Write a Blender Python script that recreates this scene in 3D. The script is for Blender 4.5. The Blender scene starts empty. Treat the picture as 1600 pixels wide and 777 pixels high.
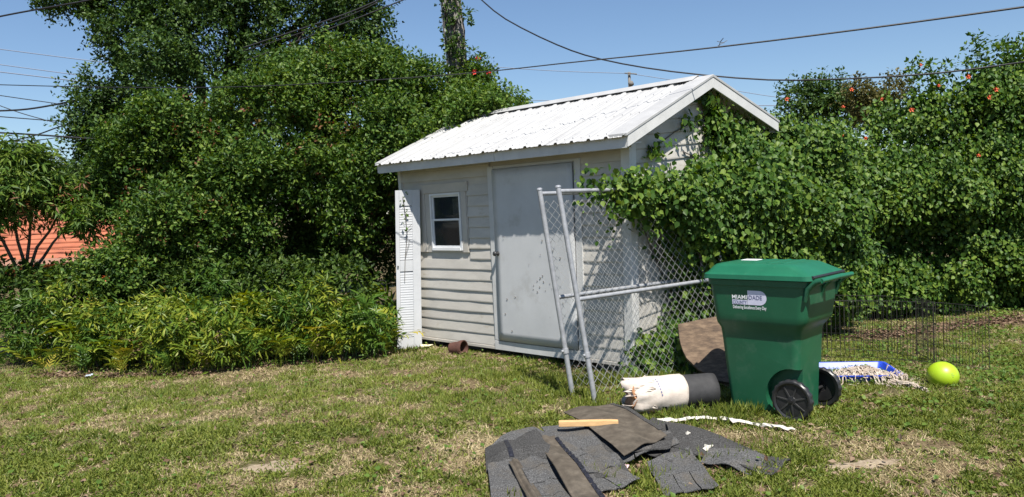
import bpy, bmesh, math, random
import numpy as np
from mathutils import Vector, Matrix

random.seed(7)
RNG = np.random.default_rng(11)
SC = bpy.context.scene
COL = SC.collection
R = math.radians

# ------------------------------------------------------------------ camera, sky, sun, exposure
CAM_H = 1.75
PITCH, ROLL, FPX = 3.0, 2.5, 1200.0
_p, _r = R(PITCH), R(ROLL)
F_ = np.array([0, math.cos(_p), -math.sin(_p)])
R0 = np.array([1.0, 0, 0]); U0 = np.array([0, math.sin(_p), math.cos(_p)])
RT = R0 * math.cos(_r) - U0 * math.sin(_r)
UP = U0 * math.cos(_r) + R0 * math.sin(_r)
cam_d = bpy.data.cameras.new('camera'); cam = bpy.data.objects.new('camera', cam_d); COL.objects.link(cam)
cam_d.sensor_width = 36; cam_d.lens = 27.0; cam_d.clip_end = 3000; cam_d.clip_start = .05
m = Matrix.Identity(4)
for i in range(3):
    m[i][0] = RT[i]; m[i][1] = UP[i]; m[i][2] = -F_[i]
m[2][3] = CAM_H
cam.matrix_world = m
SC.camera = cam

SUN_AZ, SUN_EL = R(-74), R(60)
sdir = Vector((math.cos(SUN_AZ) * math.cos(SUN_EL), math.sin(SUN_AZ) * math.cos(SUN_EL), math.sin(SUN_EL)))
W = bpy.data.worlds.new('World'); SC.world = W; W.use_nodes = True
wn = W.node_tree.nodes; wl = W.node_tree.links
bg = wn.get('Background') or wn.new('ShaderNodeBackground')
sky = wn.new('ShaderNodeTexSky'); sky.sky_type = 'NISHITA'; sky.sun_disc = False
sky.sun_elevation = SUN_EL; sky.sun_rotation = math.atan2(sdir.x, sdir.y)
sky.air_density = 1.0; sky.dust_density = 0.3; sky.ozone_density = 5.0
wl.new(sky.outputs[0], bg.inputs[0]); bg.inputs[1].default_value = 0.074
sun_d = bpy.data.lights.new('sun', 'SUN'); sun = bpy.data.objects.new('sun', sun_d); COL.objects.link(sun)
sun_d.energy = 5.0; sun_d.angle = R(.53); sun_d.color = (1.0, .95, .87)
sun.rotation_euler = sdir.to_track_quat('Z', 'Y').to_euler()
SC.view_settings.view_transform = 'Standard'
try: SC.view_settings.look = 'None'
except Exception: pass
SC.view_settings.exposure = 0.8; SC.view_settings.gamma = 1.0
SC.cycles.max_bounces = 6; SC.cycles.transparent_max_bounces = 8


def ray(x, y):
    return F_ + RT * (x - 800) / FPX - UP * (y - 388.5) / FPX


def gp(x, y, z=0.0):                       # photo pixel -> point on the ground (or level z)
    d = ray(x, y); t = (z - CAM_H) / d[2]
    return np.array([0, 0, CAM_H]) + d * t


def at(x, y, Y):                           # photo pixel -> point at distance Y
    d = ray(x, y)
    return np.array([0, 0, CAM_H]) + d * (Y / d[1])


# ------------------------------------------------------------------ helpers
def tag(o, label=None, cat=None, group=None, kind=None):
    if label: o['label'] = label
    if cat: o['category'] = cat
    if group: o['group'] = group
    if kind: o['kind'] = kind
    return o


def empty(name, loc, label=None, cat=None, group=None):
    o = bpy.data.objects.new(name, None); COL.objects.link(o)
    o.location = Vector([float(c) for c in loc]); o.empty_display_size = .1
    return tag(o, label, cat, group)


def link(name, me, mat=None, parent=None, loc=None):
    o = bpy.data.objects.new(name, me); COL.objects.link(o)
    if mat is not None and len(me.materials) == 0: me.materials.append(mat)
    if parent is not None: o.parent = parent
    if loc is not None: o.location = Vector([float(c) for c in loc])
    return o


def tri_mesh(name, V, T, smooth=False):
    V = np.asarray(V, np.float32); T = np.asarray(T, np.int32)
    me = bpy.data.meshes.new(name)
    me.vertices.add(len(V)); me.vertices.foreach_set('co', V.ravel())
    me.loops.add(T.size); me.loops.foreach_set('vertex_index', T.ravel())
    me.polygons.add(len(T))
    n = T.shape[1]
    me.polygons.foreach_set('loop_start', np.arange(0, T.size, n, dtype=np.int32))
    try: me.polygons.foreach_set('loop_total', np.full(len(T), n, np.int32))
    except Exception: pass
    me.polygons.foreach_set('use_smooth', np.full(len(T), smooth))
    me.update(calc_edges=True)
    return me


class MB:
    """collects shapes, builds one mesh object; vertices are world coordinates"""
    def __init__(s): s.v = []; s.f = []

    def add(s, vs, fs):
        o = len(s.v); s.v += [tuple(float(c) for c in q) for q in vs]; s.f += [tuple(i + o for i in f) for f in fs]; return s

    def box(s, a0, a1, b0, b1, c0, c1, P=None):
        vs = [(x, y, z) for z in (c0, c1) for y in (b0, b1) for x in (a0, a1)]
        if P: vs = [P(*q) for q in vs]
        return s.add(vs, [(0, 2, 3, 1), (4, 5, 7, 6), (0, 1, 5, 4), (2, 6, 7, 3), (0, 4, 6, 2), (1, 3, 7, 5)])

    def tube(s, pts, rad, n=8, caps=True):
        pts = [Vector([float(c) for c in q]) for q in pts]; k = len(pts)
        if not hasattr(rad, '__len__'): rad = [rad] * k
        rings = []; prev = None
        for i, p in enumerate(pts):
            t = (pts[min(i + 1, k - 1)] - pts[max(i - 1, 0)]).normalized()
            if prev is None:
                a = t.orthogonal().normalized()
            else:
                a = (prev - t * prev.dot(t)).normalized()
            prev = a; b = t.cross(a)
            rings.append([p + (a * math.cos(2 * math.pi * j / n) + b * math.sin(2 * math.pi * j / n)) * rad[i] for j in range(n)])
        vs = [q for r in rings for q in r]; fs = []
        for i in range(k - 1):
            for j in range(n):
                fs.append((i * n + j, i * n + (j + 1) % n, (i + 1) * n + (j + 1) % n, (i + 1) * n + j))
        if caps:
            fs.append(tuple(range(n))[::-1]); fs.append(tuple((k - 1) * n + j for j in range(n)))
        return s.add(vs, fs)

    def loft(s, rings, caps=True):
        n = len(rings[0]); vs = [q for r in rings for q in r]; fs = []
        for i in range(len(rings) - 1):
            for j in range(n):
                fs.append((i * n + j, i * n + (j + 1) % n, (i + 1) * n + (j + 1) % n, (i + 1) * n + j))
        if caps:
            fs.append(tuple(range(n))[::-1]); fs.append(tuple((len(rings) - 1) * n + j for j in range(n)))
        return s.add(vs, fs)

    def grid(s, fn, nu, nv):
        vs = [fn(i / nu, j / nv) for j in range(nv + 1) for i in range(nu + 1)]; w = nu + 1
        return s.add(vs, [(j * w + i, j * w + i + 1, (j + 1) * w + i + 1, (j + 1) * w + i) for j in range(nv) for i in range(nu)])

    def build(s, name, mat, parent=None, loc=None, smooth=False, bevel=0, solid=0, auto=None, subsurf=0):
        o0 = Vector((0, 0, 0))
        if parent is not None:
            o0 = parent.matrix_basis.translation.copy()
            q = parent.parent
            while q is not None: o0 += q.matrix_basis.translation; q = q.parent
        elif loc is not None: o0 = Vector([float(c) for c in loc])
        me = bpy.data.meshes.new(name)
        me.from_pydata([(x - o0.x, y - o0.y, z - o0.z) for x, y, z in s.v], [], s.f); me.update()
        b = bmesh.new(); b.from_mesh(me); bmesh.ops.recalc_face_normals(b, faces=b.faces); b.to_mesh(me); b.free()
        if smooth:
            for p in me.polygons: p.use_smooth = True
        o = link(name, me, mat, parent, None if parent is not None else o0)
        if solid:
            d = o.modifiers.new('s', 'SOLIDIFY'); d.thickness = solid; d.offset = 0
        if bevel:
            d = o.modifiers.new('b', 'BEVEL'); d.width = bevel; d.segments = 2; d.limit_method = 'ANGLE'; d.angle_limit = R(40)
        if subsurf:
            d = o.modifiers.new('ss', 'SUBSURF'); d.levels = subsurf; d.render_levels = subsurf
        if auto:
            for p in me.polygons: p.use_smooth = True
            try: me.set_sharp_from_angle(angle=R(auto))
            except Exception: pass
        return o


# ---- value noise
def _hash(ix, iy, iz, seed):
    h = (ix * 374761393 + iy * 668265263 + iz * 2147483647 + seed * 144665) & 0xffffffff
    h = ((h ^ (h >> 13)) * 1274126177) & 0xffffffff
    return ((h ^ (h >> 16)) & 0xffff) / 65535.0


def vnoise(p, scale, seed=0, oct=2):
    p = np.asarray(p, float); out = 0; amp = 1; tot = 0
    for o in range(oct):
        q = p * scale * 2 ** o + 100.0; i = np.floor(q).astype(np.int64); f = q - i; f = f * f * (3 - 2 * f)
        r = 0
        for dx in (0, 1):
            for dy in (0, 1):
                for dz in (0, 1):
                    w = (f[:, 0] if dx else 1 - f[:, 0]) * (f[:, 1] if dy else 1 - f[:, 1]) * (f[:, 2] if dz else 1 - f[:, 2])
                    r = r + w * _hash(i[:, 0] + dx, i[:, 1] + dy, i[:, 2] + dz, seed + o * 17)
        out = out + r * amp; tot += amp; amp *= .5
    return out / tot


# ------------------------------------------------------------------ materials
MATS = {}


def mat(name, stops, scale=8, rough=.6, bump=0, bscale=None, metal=0, detail=5, stretch=None, spec=None, island=False,
        trans=0, spread=.25, stain=None, coat=0):
    """procedural material: noise -> colour ramp; optional per-island variation; stain = (colour, scale, amount)"""
    mt = bpy.data.materials.new(name); mt.use_nodes = True; n = mt.node_tree.nodes; l = mt.node_tree.links
    b = n['Principled BSDF']; b.inputs['Roughness'].default_value = rough; b.inputs['Metallic'].default_value = metal
    if spec is not None: b.inputs['Specular IOR Level'].default_value = spec
    if coat: b.inputs['Coat Weight'].default_value = coat; b.inputs['Coat Roughness'].default_value = .15
    rp = n.new('ShaderNodeValToRGB'); e = rp.color_ramp.elements
    for i, (pos, c) in enumerate(stops):
        el = e[i] if i < 2 else e.new(pos)
        el.position = pos; el.color = (*c, 1)
    tc = n.new('ShaderNodeTexCoord'); src = tc.outputs['Object']
    if stretch:
        mp = n.new('ShaderNodeMapping'); mp.inputs['Scale'].default_value = stretch; l.new(src, mp.inputs[0]); src = mp.outputs[0]
    nz = n.new('ShaderNodeTexNoise'); nz.inputs['Scale'].default_value = scale; nz.inputs['Detail'].default_value = detail
    nz.inputs['Roughness'].default_value = .65
    l.new(src, nz.inputs['Vector'])
    fac = nz.outputs['Fac']
    if island:
        g = n.new('ShaderNodeNewGeometry'); mx = n.new('ShaderNodeMix'); mx.data_type = 'FLOAT'
        mx.inputs[0].default_value = spread
        l.new(g.outputs['Random Per Island'], mx.inputs[2]); l.new(fac, mx.inputs[3]); fac = mx.outputs[0]
    l.new(fac, rp.inputs[0]); col = rp.outputs[0]
    if stain:
        c2, sc2, lo, hi = stain
        z = n.new('ShaderNodeTexNoise'); z.inputs['Scale'].default_value = sc2; z.inputs['Detail'].default_value = 8
        z.inputs['Roughness'].default_value = .7
        l.new(src, z.inputs['Vector'])
        mr = n.new('ShaderNodeMapRange'); mr.inputs[1].default_value = lo; mr.inputs[2].default_value = hi
        l.new(z.outputs['Fac'], mr.inputs[0])
        mx = n.new('ShaderNodeMix'); mx.data_type = 'RGBA'; mx.inputs[7].default_value = (*c2, 1)
        l.new(mr.outputs[0], mx.inputs[0]); l.new(col, mx.inputs[6]); col = mx.outputs[2]
    l.new(col, b.inputs['Base Color'])
    if bump:
        z = n.new('ShaderNodeTexNoise'); z.inputs['Scale'].default_value = bscale or scale * 6; z.inputs['Detail'].default_value = 6
        l.new(src, z.inputs['Vector'])
        bp = n.new('ShaderNodeBump'); bp.inputs['Strength'].default_value = bump; bp.inputs['Distance'].default_value = .01
        l.new(z.outputs['Fac'], bp.inputs['Height']); l.new(bp.outputs[0], b.inputs['Normal'])
    if trans:
        tr = n.new('ShaderNodeBsdfTranslucent'); ms = n.new('ShaderNodeMixShader'); ms.inputs[0].default_value = trans
        hs = n.new('ShaderNodeHueSaturation'); hs.inputs['Value'].default_value = 1.6; hs.inputs['Saturation'].default_value = 1.15
        hs.inputs['Hue'].default_value = .49
        l.new(col, hs.inputs['Color']); l.new(hs.outputs[0], tr.inputs[0])
        out = n['Material Output']; l.new(b.outputs[0], ms.inputs[1]); l.new(tr.outputs[0], ms.inputs[2]); l.new(ms.outputs[0], out.inputs[0])
    MATS[name] = mt
    return mt


def leafmat(name, cs, rough=.5, trans=.22, spread=.45, scale=1.2):
    k = len(cs); return mat(name, [(.2 + .6 * i / max(1, k - 1), c) for i, c in enumerate(cs)], scale=scale, rough=rough, island=True, trans=trans, spread=spread, spec=.22)


M_SIDING = mat('aged vinyl siding', [(.3, (.405, .385, .35)), (.7, (.50, .475, .43))], 3, .55, .05, 30, stain=((.27, .23, .15), 5, .58, .85), stretch=(1, 1, 2.5))
M_TRIM = mat('weathered white paint', [(.3, (.50, .50, .49)), (.7, (.60, .60, .585))], 5, .5, .08, 40, stain=((.42, .41, .38), 7, .6, .85))
M_FASCIA = mat('greyed white metal trim', [(.3, (.44, .44, .435)), (.7, (.55, .55, .54))], 4, .45, .05, 30, stain=((.38, .37, .35), 6, .55, .9))
M_DOOR = mat('grey painted metal door', [(.3, (.43, .44, .45)), (.7, (.51, .52, .53))], 2, .45, .04, 12, stain=((.30, .29, .27), 3.5, .56, .9))
M_ROOF = mat('white corrugated metal', [(.3, (.34, .34, .337)), (.7, (.43, .43, .425))], 4, .45, .03, 30, stain=((.33, .32, .29), 5, .64, .95))
M_PLY = mat('painted plywood', [(.3, (.40, .375, .335)), (.7, (.48, .45, .405))], 4, .6, .06, 30)
M_DARK = mat('dark void boards', [(.3, (.03, .028, .025)), (.7, (.06, .055, .05))], 4, .9)
M_VINYL = mat('white vinyl frame', [(.3, (.60, .61, .62)), (.7, (.68, .69, .70))], 6, .35)
M_PAPER = mat('paper sign', [(.3, (.6, .58, .5)), (.7, (.7, .68, .6))], 6, .8)
M_INTDARK = mat('painted dim interior', [(.3, (.05, .04, .045)), (.6, (.10, .08, .08)), (.8, (.05, .07, .12))], 6, .9)  # dark tones stand in for the unlit shed interior
M_SHUT = mat('white louvre paint', [(.3, (.43, .44, .455)), (.7, (.50, .51, .525))], 5, .45, .04, 40)
M_GALV = mat('galvanised steel', [(.3, (.27, .28, .30)), (.7, (.42, .43, .45))], 14, .5, .1, 80, metal=.35)
M_WIRE = mat('galvanised wire', [(.3, (.28, .28, .28)), (.7, (.46, .46, .45))], 14, .55, metal=.1)
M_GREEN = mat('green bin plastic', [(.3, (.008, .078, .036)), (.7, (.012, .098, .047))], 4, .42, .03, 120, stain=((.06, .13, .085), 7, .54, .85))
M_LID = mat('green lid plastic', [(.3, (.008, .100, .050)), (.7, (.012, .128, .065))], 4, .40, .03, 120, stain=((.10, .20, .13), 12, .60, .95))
M_BLACKP = mat('black plastic', [(.3, (.012, .012, .013)), (.7, (.025, .025, .026))], 12, .4, .05, 100)
M_HUB = mat('dusty black plastic', [(.3, (.02, .02, .021)), (.7, (.05, .05, .05))], 12, .35)
M_DECAL = mat('pale violet print', [(.3, (.55, .55, .68)), (.7, (.62, .62, .74))], 20, .5)
M_DECALW = mat('white print and lid patch', [(.3, (.80, .82, .84)), (.7, (.86, .86, .88))], 20, .5)
M_DECALD = mat('dark violet print', [(.3, (.10, .11, .20)), (.7, (.14, .15, .26))], 20, .5)
M_BLUEP = mat('blue plastic', [(.3, (.015, .05, .42)), (.7, (.03, .08, .55))], 6, .35)
M_TRAYIN = mat('washed blue plastic', [(.3, (.16, .30, .52)), (.7, (.45, .52, .60))], 9, .4, stain=((.6, .6, .58), 18, .5, .7))
M_ROPE = mat('grubby cotton', [(.3, (.30, .24, .18)), (.5, (.44, .37, .30)), (.7, (.56, .51, .45))], 14, .9, .2, 120)
M_BALL = mat('lime rubber', [(.3, (.29, .44, .012)), (.7, (.35, .50, .02))], 4, .4, .03, 200)
M_FELT = mat('black roofing felt', [(.3, (.016, .016, .018)), (.7, (.035, .035, .037))], 12, .75, .15, 120)
M_WRAP = mat('soiled paper wrap', [(.3, (.42, .35, .30)), (.55, (.55, .49, .43)), (.7, (.62, .57, .51))], 7, .8, .15, 40, stain=((.30, .22, .16), 7, .50, .78))
M_KRAFT = mat('torn kraft core', [(.3, (.32, .15, .07)), (.7, (.50, .27, .14))], 9, .85, .2, 50)
M_SHING = mat('grey granule shingle', [(.3, (.030, .030, .030)), (.5, (.075, .075, .075)), (.72, (.20, .20, .20))], 130, .95, .6, 200, detail=3, spec=.1, stain=((.11, .095, .075), 4, .50, .78))
M_SHING2 = mat('dark granule shingle', [(.3, (.022, .021, .021)), (.5, (.050, .049, .048)), (.72, (.13, .13, .128))], 130, .95, .6, 200, detail=3, spec=.1, stain=((.075, .065, .05), 5, .6, .8))
M_SBACK = mat('dusty shingle back', [(.25, (.050, .042, .033)), (.5, (.088, .074, .058)), (.75, (.14, .12, .095))], 9, .9, .3, 160, stain=((.04, .036, .03), 6, .52, .8), spec=.15)
M_TAR = mat('tar strip', [(.3, (.008, .008, .012)), (.6, (.02, .02, .026)), (.75, (.12, .12, .16))], 60, .35, .4, 90)
M_STICK = mat('raw timber', [(.3, (.48, .28, .12)), (.7, (.64, .42, .20))], 6, .7, .15, 40, stretch=(1.5, 9, 9))
M_SLAB = mat('weathered timber slab', [(.25, (.035, .023, .016)), (.5, (.105, .07, .044)), (.75, (.20, .14, .09))], 5, .85, .5, 30, stretch=(2, 2, 7))
M_BARK = mat('bark', [(.3, (.05, .04, .03)), (.7, (.12, .10, .08))], 8, .9, .6, 30, stretch=(4, 4, 1))
M_POLE = mat('grey weathered pole', [(.3, (.10, .093, .085)), (.7, (.19, .18, .165))], 6, .85, .4, 30, stretch=(6, 6, .6))
M_CABLE = mat('black cable', [(.3, (.008, .008, .01)), (.7, (.015, .015, .018))], 8, .5)
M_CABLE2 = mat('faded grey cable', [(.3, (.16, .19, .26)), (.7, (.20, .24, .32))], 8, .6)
M_POT = mat('rusty clay', [(.3, (.055, .022, .016)), (.7, (.11, .045, .030))], 9, .8, .3, 50)
M_FOAM = mat('yellowed foam', [(.3, (.62, .56, .34)), (.7, (.74, .70, .50))], 9, .9, .3, 60)
M_WHITE = mat('white scrap', [(.3, (.44, .41, .35)), (.7, (.62, .59, .53))], 9, .7, .2, 50, stain=((.35, .28, .18), 8, .58, .8))
M_STUCCO = mat('orange stucco', [(.3, (.56, .17, .08)), (.7, (.66, .22, .11))], 3, .85, .2, 60)
M_RTILE = mat('orange roof tile', [(.3, (.29, .085, .042)), (.7, (.39, .13, .065))], 2.5, .85, .2, 40, stain=((.22, .08, .06), 1.6, .5, .8))
M_SOIL = mat('concrete block', [(.3, (.10, .095, .085)), (.7, (.16, .15, .14))], 9, .9, .4, 60)
M_FLOWER = mat('orange red petals', [(.3, (.50, .05, .02)), (.7, (.60, .12, .03))], 9, .5)
M_REDFL = mat('scarlet petals', [(.3, (.6, .02, .02)), (.7, (.7, .05, .03))], 9, .5)

M_OAK = leafmat('oak leaf', [(.017, .043, .011), (.042, .088, .018), (.095, .150, .032)])
M_CHERRY = leafmat('glossy shrub leaf', [(.021, .053, .010), (.052, .108, .016), (.140, .20, .032)])
M_NEWLEAF = leafmat('coppery new leaf', [(.10, .045, .02), (.16, .06, .03), (.14, .11, .03)])
M_MANGO = leafmat('mango leaf', [(.03, .07, .012), (.075, .14, .02), (.14, .19, .03)])
M_VINE = leafmat('grape vine leaf', [(.020, .055, .008), (.054, .115, .015), (.145, .21, .030)])
M_FERN = leafmat('yellow green frond', [(.065, .118, .014), (.145, .198, .023), (.27, .275, .038)], rough=.4, spread=.5)
M_SHRUBL = leafmat('low shrub leaf', [(.018, .042, .008), (.045, .085, .014), (.10, .15, .024)])
M_FAR = leafmat('far tree leaf', [(.03, .05, .02), (.05, .075, .03), (.08, .10, .04)])
M_GRASS = leafmat('green blade', [(.062, .098, .016), (.135, .172, .028), (.25, .265, .06)], rough=.5, trans=.25, spread=.55)
M_STRAW = leafmat('dry blade', [(.19, .145, .075), (.35, .28, .155), (.54, .46, .28)], rough=.7, trans=.15, spread=.5)
M_WEED = leafmat('weed leaf', [(.045, .09, .015), (.08, .14, .022), (.13, .19, .035)], rough=.5, trans=.2, spread=.5)
M_LITTER = leafmat('dead leaf', [(.07, .04, .025), (.15, .095, .06), (.26, .19, .13)], rough=.8, trans=.05, spread=.5)


def ground_mat():
    mt = bpy.data.materials.new('lawn soil'); mt.use_nodes = True; n = mt.node_tree.nodes; l = mt.node_tree.links
    b = n['Principled BSDF']; b.inputs['Roughness'].default_value = .95; b.inputs['Specular IOR Level'].default_value = .1
    tc = n.new('ShaderNodeTexCoord')
    def nz(s, d=6):
        z = n.new('ShaderNodeTexNoise'); z.inputs['Scale'].default_value = s; z.inputs['Detail'].default_value = d; z.inputs['Roughness'].default_value = .7
        l.new(tc.outputs['Object'], z.inputs['Vector']); return z
    r1 = n.new('ShaderNodeValToRGB'); e = r1.color_ramp.elements
    e[0].position = .3; e[0].color = (.045, .032, .019, 1); e[1].position = .7; e[1].color = (.26, .20, .115, 1)
    q = e.new(.5); q.color = (.12, .09, .05, 1)
    l.new(nz(28, 8).outputs['Fac'], r1.inputs[0])
    r2 = n.new('ShaderNodeValToRGB'); e = r2.color_ramp.elements
    e[0].position = .44; e[0].color = (0, 0, 0, 1); e[1].position = .66; e[1].color = (1, 1, 1, 1)
    l.new(nz(1.1, 4).outputs['Fac'], r2.inputs[0])
    mx = n.new('ShaderNodeMix'); mx.data_type = 'RGBA'; mx.inputs[7].default_value = (.055, .08, .022, 1)
    mm = n.new('ShaderNodeMath'); mm.operation = 'MULTIPLY'; mm.inputs[1].default_value = .55
    l.new(r2.outputs[0], mm.inputs[0]); l.new(mm.outputs[0], mx.inputs[0]); l.new(r1.outputs[0], mx.inputs[6])
    l.new(mx.outputs[2], b.inputs['Base Color'])
    bp = n.new('ShaderNodeBump'); bp.inputs['Strength'].default_value = .8; bp.inputs['Distance'].default_value = .02
    l.new(nz(60, 6).outputs['Fac'], bp.inputs['Height']); l.new(bp.outputs[0], b.inputs['Normal'])
    return mt


M_GROUND = ground_mat()
M_SAND = mat('bare sandy soil', [(.3, (.17, .125, .08)), (.7, (.33, .27, .19))], 25, .95, .6, 60)


def gh(x, y):                                # ground height, gentle
    return .02 * np.sin(x * .9 + 1.3) * np.sin(y * .8) + .012 * np.sin(x * 2.3 + y * 1.7)


# ------------------------------------------------------------------ ground
def make_ground():
    n = 120
    gx = np.concatenate([[-900, -200, -60, -25], np.linspace(-14, 14, n), [25, 60, 200, 900]])
    gy = np.concatenate([[-60, -15], np.linspace(1, 16, n), [25, 60, 200, 1500]])
    X, Y = np.meshgrid(gx, gy); k = len(gx)
    Z = gh(X, Y) * np.clip((15 - np.abs(X)) / 4, 0, 1) * np.clip((17 - Y) / 4, 0, 1)
    V = np.stack([X, Y, Z], -1).reshape(-1, 3)
    i = np.arange(len(gy) - 1)[:, None] * k + np.arange(k - 1)[None]
    Q = np.stack([i, i + 1, i + k + 1, i + k], -1).reshape(-1, 4)
    o = link('ground', tri_mesh('ground', V, Q, True), M_GROUND)
    tag(o, kind='structure')


make_ground()


def soil_patch(px, py, rx, ry, seed):
    c = gp(px, py); rg = random.Random(seed); k = 90
    b = MB(); ring = []
    ph = [rg.uniform(0, 6.28) for _ in range(4)]
    vs = [(c[0], c[1], gh(c[0], c[1]) + .005)]
    for j in range(k):
        a = 2 * math.pi * j / k
        q = 1 + .22 * math.sin(2 * a + ph[0]) + .18 * math.sin(3 * a + ph[1]) + .12 * math.sin(7 * a + ph[2]) + .10 * math.sin(17 * a + ph[3]) + rg.uniform(-.12, .12)
        for s_ in (.55, 1.0):
            x = c[0] + rx * q * s_ * math.cos(a); y = c[1] + ry * q * s_ * math.sin(a)
            vs.append((x, y, gh(x, y) + (.004 if s_ < .9 else -.006)))
    fs = []
    for j in range(k):
        i0, i1 = 1 + 2 * j, 1 + 2 * ((j + 1) % k)
        fs += [(0, i0, i1), (i0, i0 + 1, i1 + 1, i1)]
    b.add(vs, fs)
    o = b.build('soil_patch', M_SAND, loc=c, smooth=True); tag(o, kind='structure')


SOIL = [(432, 728, .34, .16), (1345, 728, .32, .10), (1460, 700, .25, .10), (525, 648, .14, .10), (1250, 640, .2, .1), (1180, 690, .22, .09), (1340, 655, .25, .09), (560, 690, .3, .1), (1420, 528, .7, .2), (1570, 508, .7, .18)]
for i, s_ in enumerate(SOIL[:2]): soil_patch(*s_, i)

# ------------------------------------------------------------------ shed
YAW = .8
SC0 = np.array([1.17, 7.68, 0.0])
SU = np.array([-math.sin(YAW), math.cos(YAW), 0]); SV = np.array([math.cos(YAW), math.sin(YAW), 0])
ZB, SL, SW, HE = .117, 3.53, 2.656, 2.307
OE, ORR, OLL = .28, .177, .09
SLOPE = .551 / (SW / 2 + OE)
RIDGE_B = SW / 2


def P(a, b, z):                              # shed local (along front, depth, height) -> world; the old shed is slightly racked
    s_ = -.007 + .05 * a / SL
    return SC0 + SU * (a + s_ * (z - ZB) + .05 * a / SL) + SV * (b + .015 * (z - ZB)) + np.array([0, 0, z + .085 * b])


def rooftop(b): return HE + .12 + SLOPE * ((b + OE) if b <= RIDGE_B else (SW + OE - b))


shed = empty('garden_shed', P(0, 0, 0), 'small off-white lap-sided garden shed with white corrugated metal roof, behind the leaning gates', 'shed')
# carcass
bk = .004
b = MB(); b.box(0.0, 2.43, bk, .06, ZB, HE + .08, P); b.box(2.94, SL, bk, .06, ZB, HE + .08, P); b.box(2.43, 2.94, bk, .06, ZB, 1.275, P); b.box(2.43, 2.94, bk, .06, 1.955, HE + .08, P)
b.build('front_wall', M_SIDING, shed)
b = MB()
ring = [(0, ZB), (SW, ZB), (SW, rooftop(SW) - .06), (RIDGE_B, rooftop(RIDGE_B) - .06), (0, rooftop(0) - .06)]
b.loft([[P(a, q, z) for q, z in ring] for a in (bk, .06)]); b.build('gable_wall', M_SIDING, shed)
b = MB(); b.loft([[P(a, q, z) for q, z in ring] for a in (SL - .05, SL)]); b.build('gable_wall', M_SIDING, shed)
b = MB(); b.box(0.0, SL, SW - .06, SW, ZB, HE + .08, P); b.build('rear_wall', M_SIDING, shed)
b = MB(); b.box(0.06, SL - .06, .06, SW - .06, ZB, ZB + .03, P); b.build('floor', M_DARK, shed)
rg = random.Random(3)


def board(a0, a1, z0, z1, a0t=None, a1t=None, front=True):
    """one lap board, bottom edge proud and a little wavy"""
    a0t = a0 if a0t is None else a0t; a1t = a1 if a1t is None else a1t
    n = max(2, int((a1 - a0) / .22)); bm = MB(); rings = []
    w0, w1 = rg.uniform(-.003, .003), rg.uniform(-.003, .003)
    for i in range(n + 1):
        t = i / n; lo = a0 + (a1 - a0) * t; hi = a0t + (a1t - a0t) * t
        j = rg.uniform(-.0025, .0025) + w0 * (1 - t) + w1 * t; dz = rg.uniform(-.002, .002)
        prof = [(lo, bk - .001, z0 + dz), (lo, -.017 + j, z0 + dz), (lo, -.018 + j, z0 + .012), (hi, -.005 + j * .4, z1), (hi, bk - .001, z1)]
        rings.append([P(x, y, z) for x, y, z in prof] if front else [P(y, x, z) for x, y, z in prof])
    bm.loft(rings)
    return bm.build('siding_board', M_SIDING, shed)


EXP = .128
z = ZB + .015
DL, DR = 1.90, .60
while z < HE - .02:
    z1 = min(z + EXP, HE + .02)
    if z1 < 1.22:
        board(DL, SL - .03, z, z1 - .002)
    elif z < 2.0:
        board(DL, 2.285, z, z1 - .002)
        board(3.23, SL - .03, z, z1 - .002)
    board(.06, DR, z, z1 - .002)
    z = z1
for z0, z1 in ((2.02, 2.14), (2.145, 2.262), (2.265, 2.33)):
    if z0 > 2.1: board(DL, SL - .03, z0, z1)
# gable boards, clipped under the rakes
z = ZB + .03
while z < 2.85:
    z1 = z + .142
    def ext(zz):
        lo = .06; hi = SW - .06
        lim = zz + .09
        if lim > rooftop(0):
            q = (lim - HE - .12) / SLOPE - OE
            lo = max(lo, q); hi = min(hi, SW - q)
        return lo, hi
    l0, h0 = ext(z); l1, h1 = ext(z1)
    if h1 - l1 > .1: board(l0, h0, z, z1 - .003, l1, h1, front=False)
    z = z1
# plywood patch round the window
b = MB(); b.box(2.295, 2.425, -.012, bk - .001, 1.235, 2.02, P); b.box(2.945, 3.23, -.012, bk - .001, 1.235, 2.02, P); b.box(2.425, 2.945, -.012, bk - .001, 1.235, 1.272, P); b.box(2.425, 2.945, -.012, bk - .001, 1.96, 2.02, P); b.build('window_panel', M_PLY, shed, bevel=.002)
b = MB(); b.box(2.27, 3.30, -.024, bk - .002, 1.985, 2.10, P); b.build('window_header', M_PLY, shed, bevel=.002)
for a0 in (2.31, 3.06):
    b = MB(); b.box(a0, a0 + .085, -.021, -.0125, 1.237, 1.983, P); b.build('window_panel_batten', M_PLY, shed, bevel=.002)
# window
wl_, wr_, wb_, wt_ = 2.96, 2.405, 1.262, 1.975
wz = empty('window', (0, 0, 0)); wz.parent = shed


def wpart(name, a0, a1, b0, b1, z0, z1, m_, bev=.003):
    q = MB(); q.box(a0, a1, b0, b1, z0, z1, P); return q.build(name, m_, shed, bevel=bev)


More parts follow.
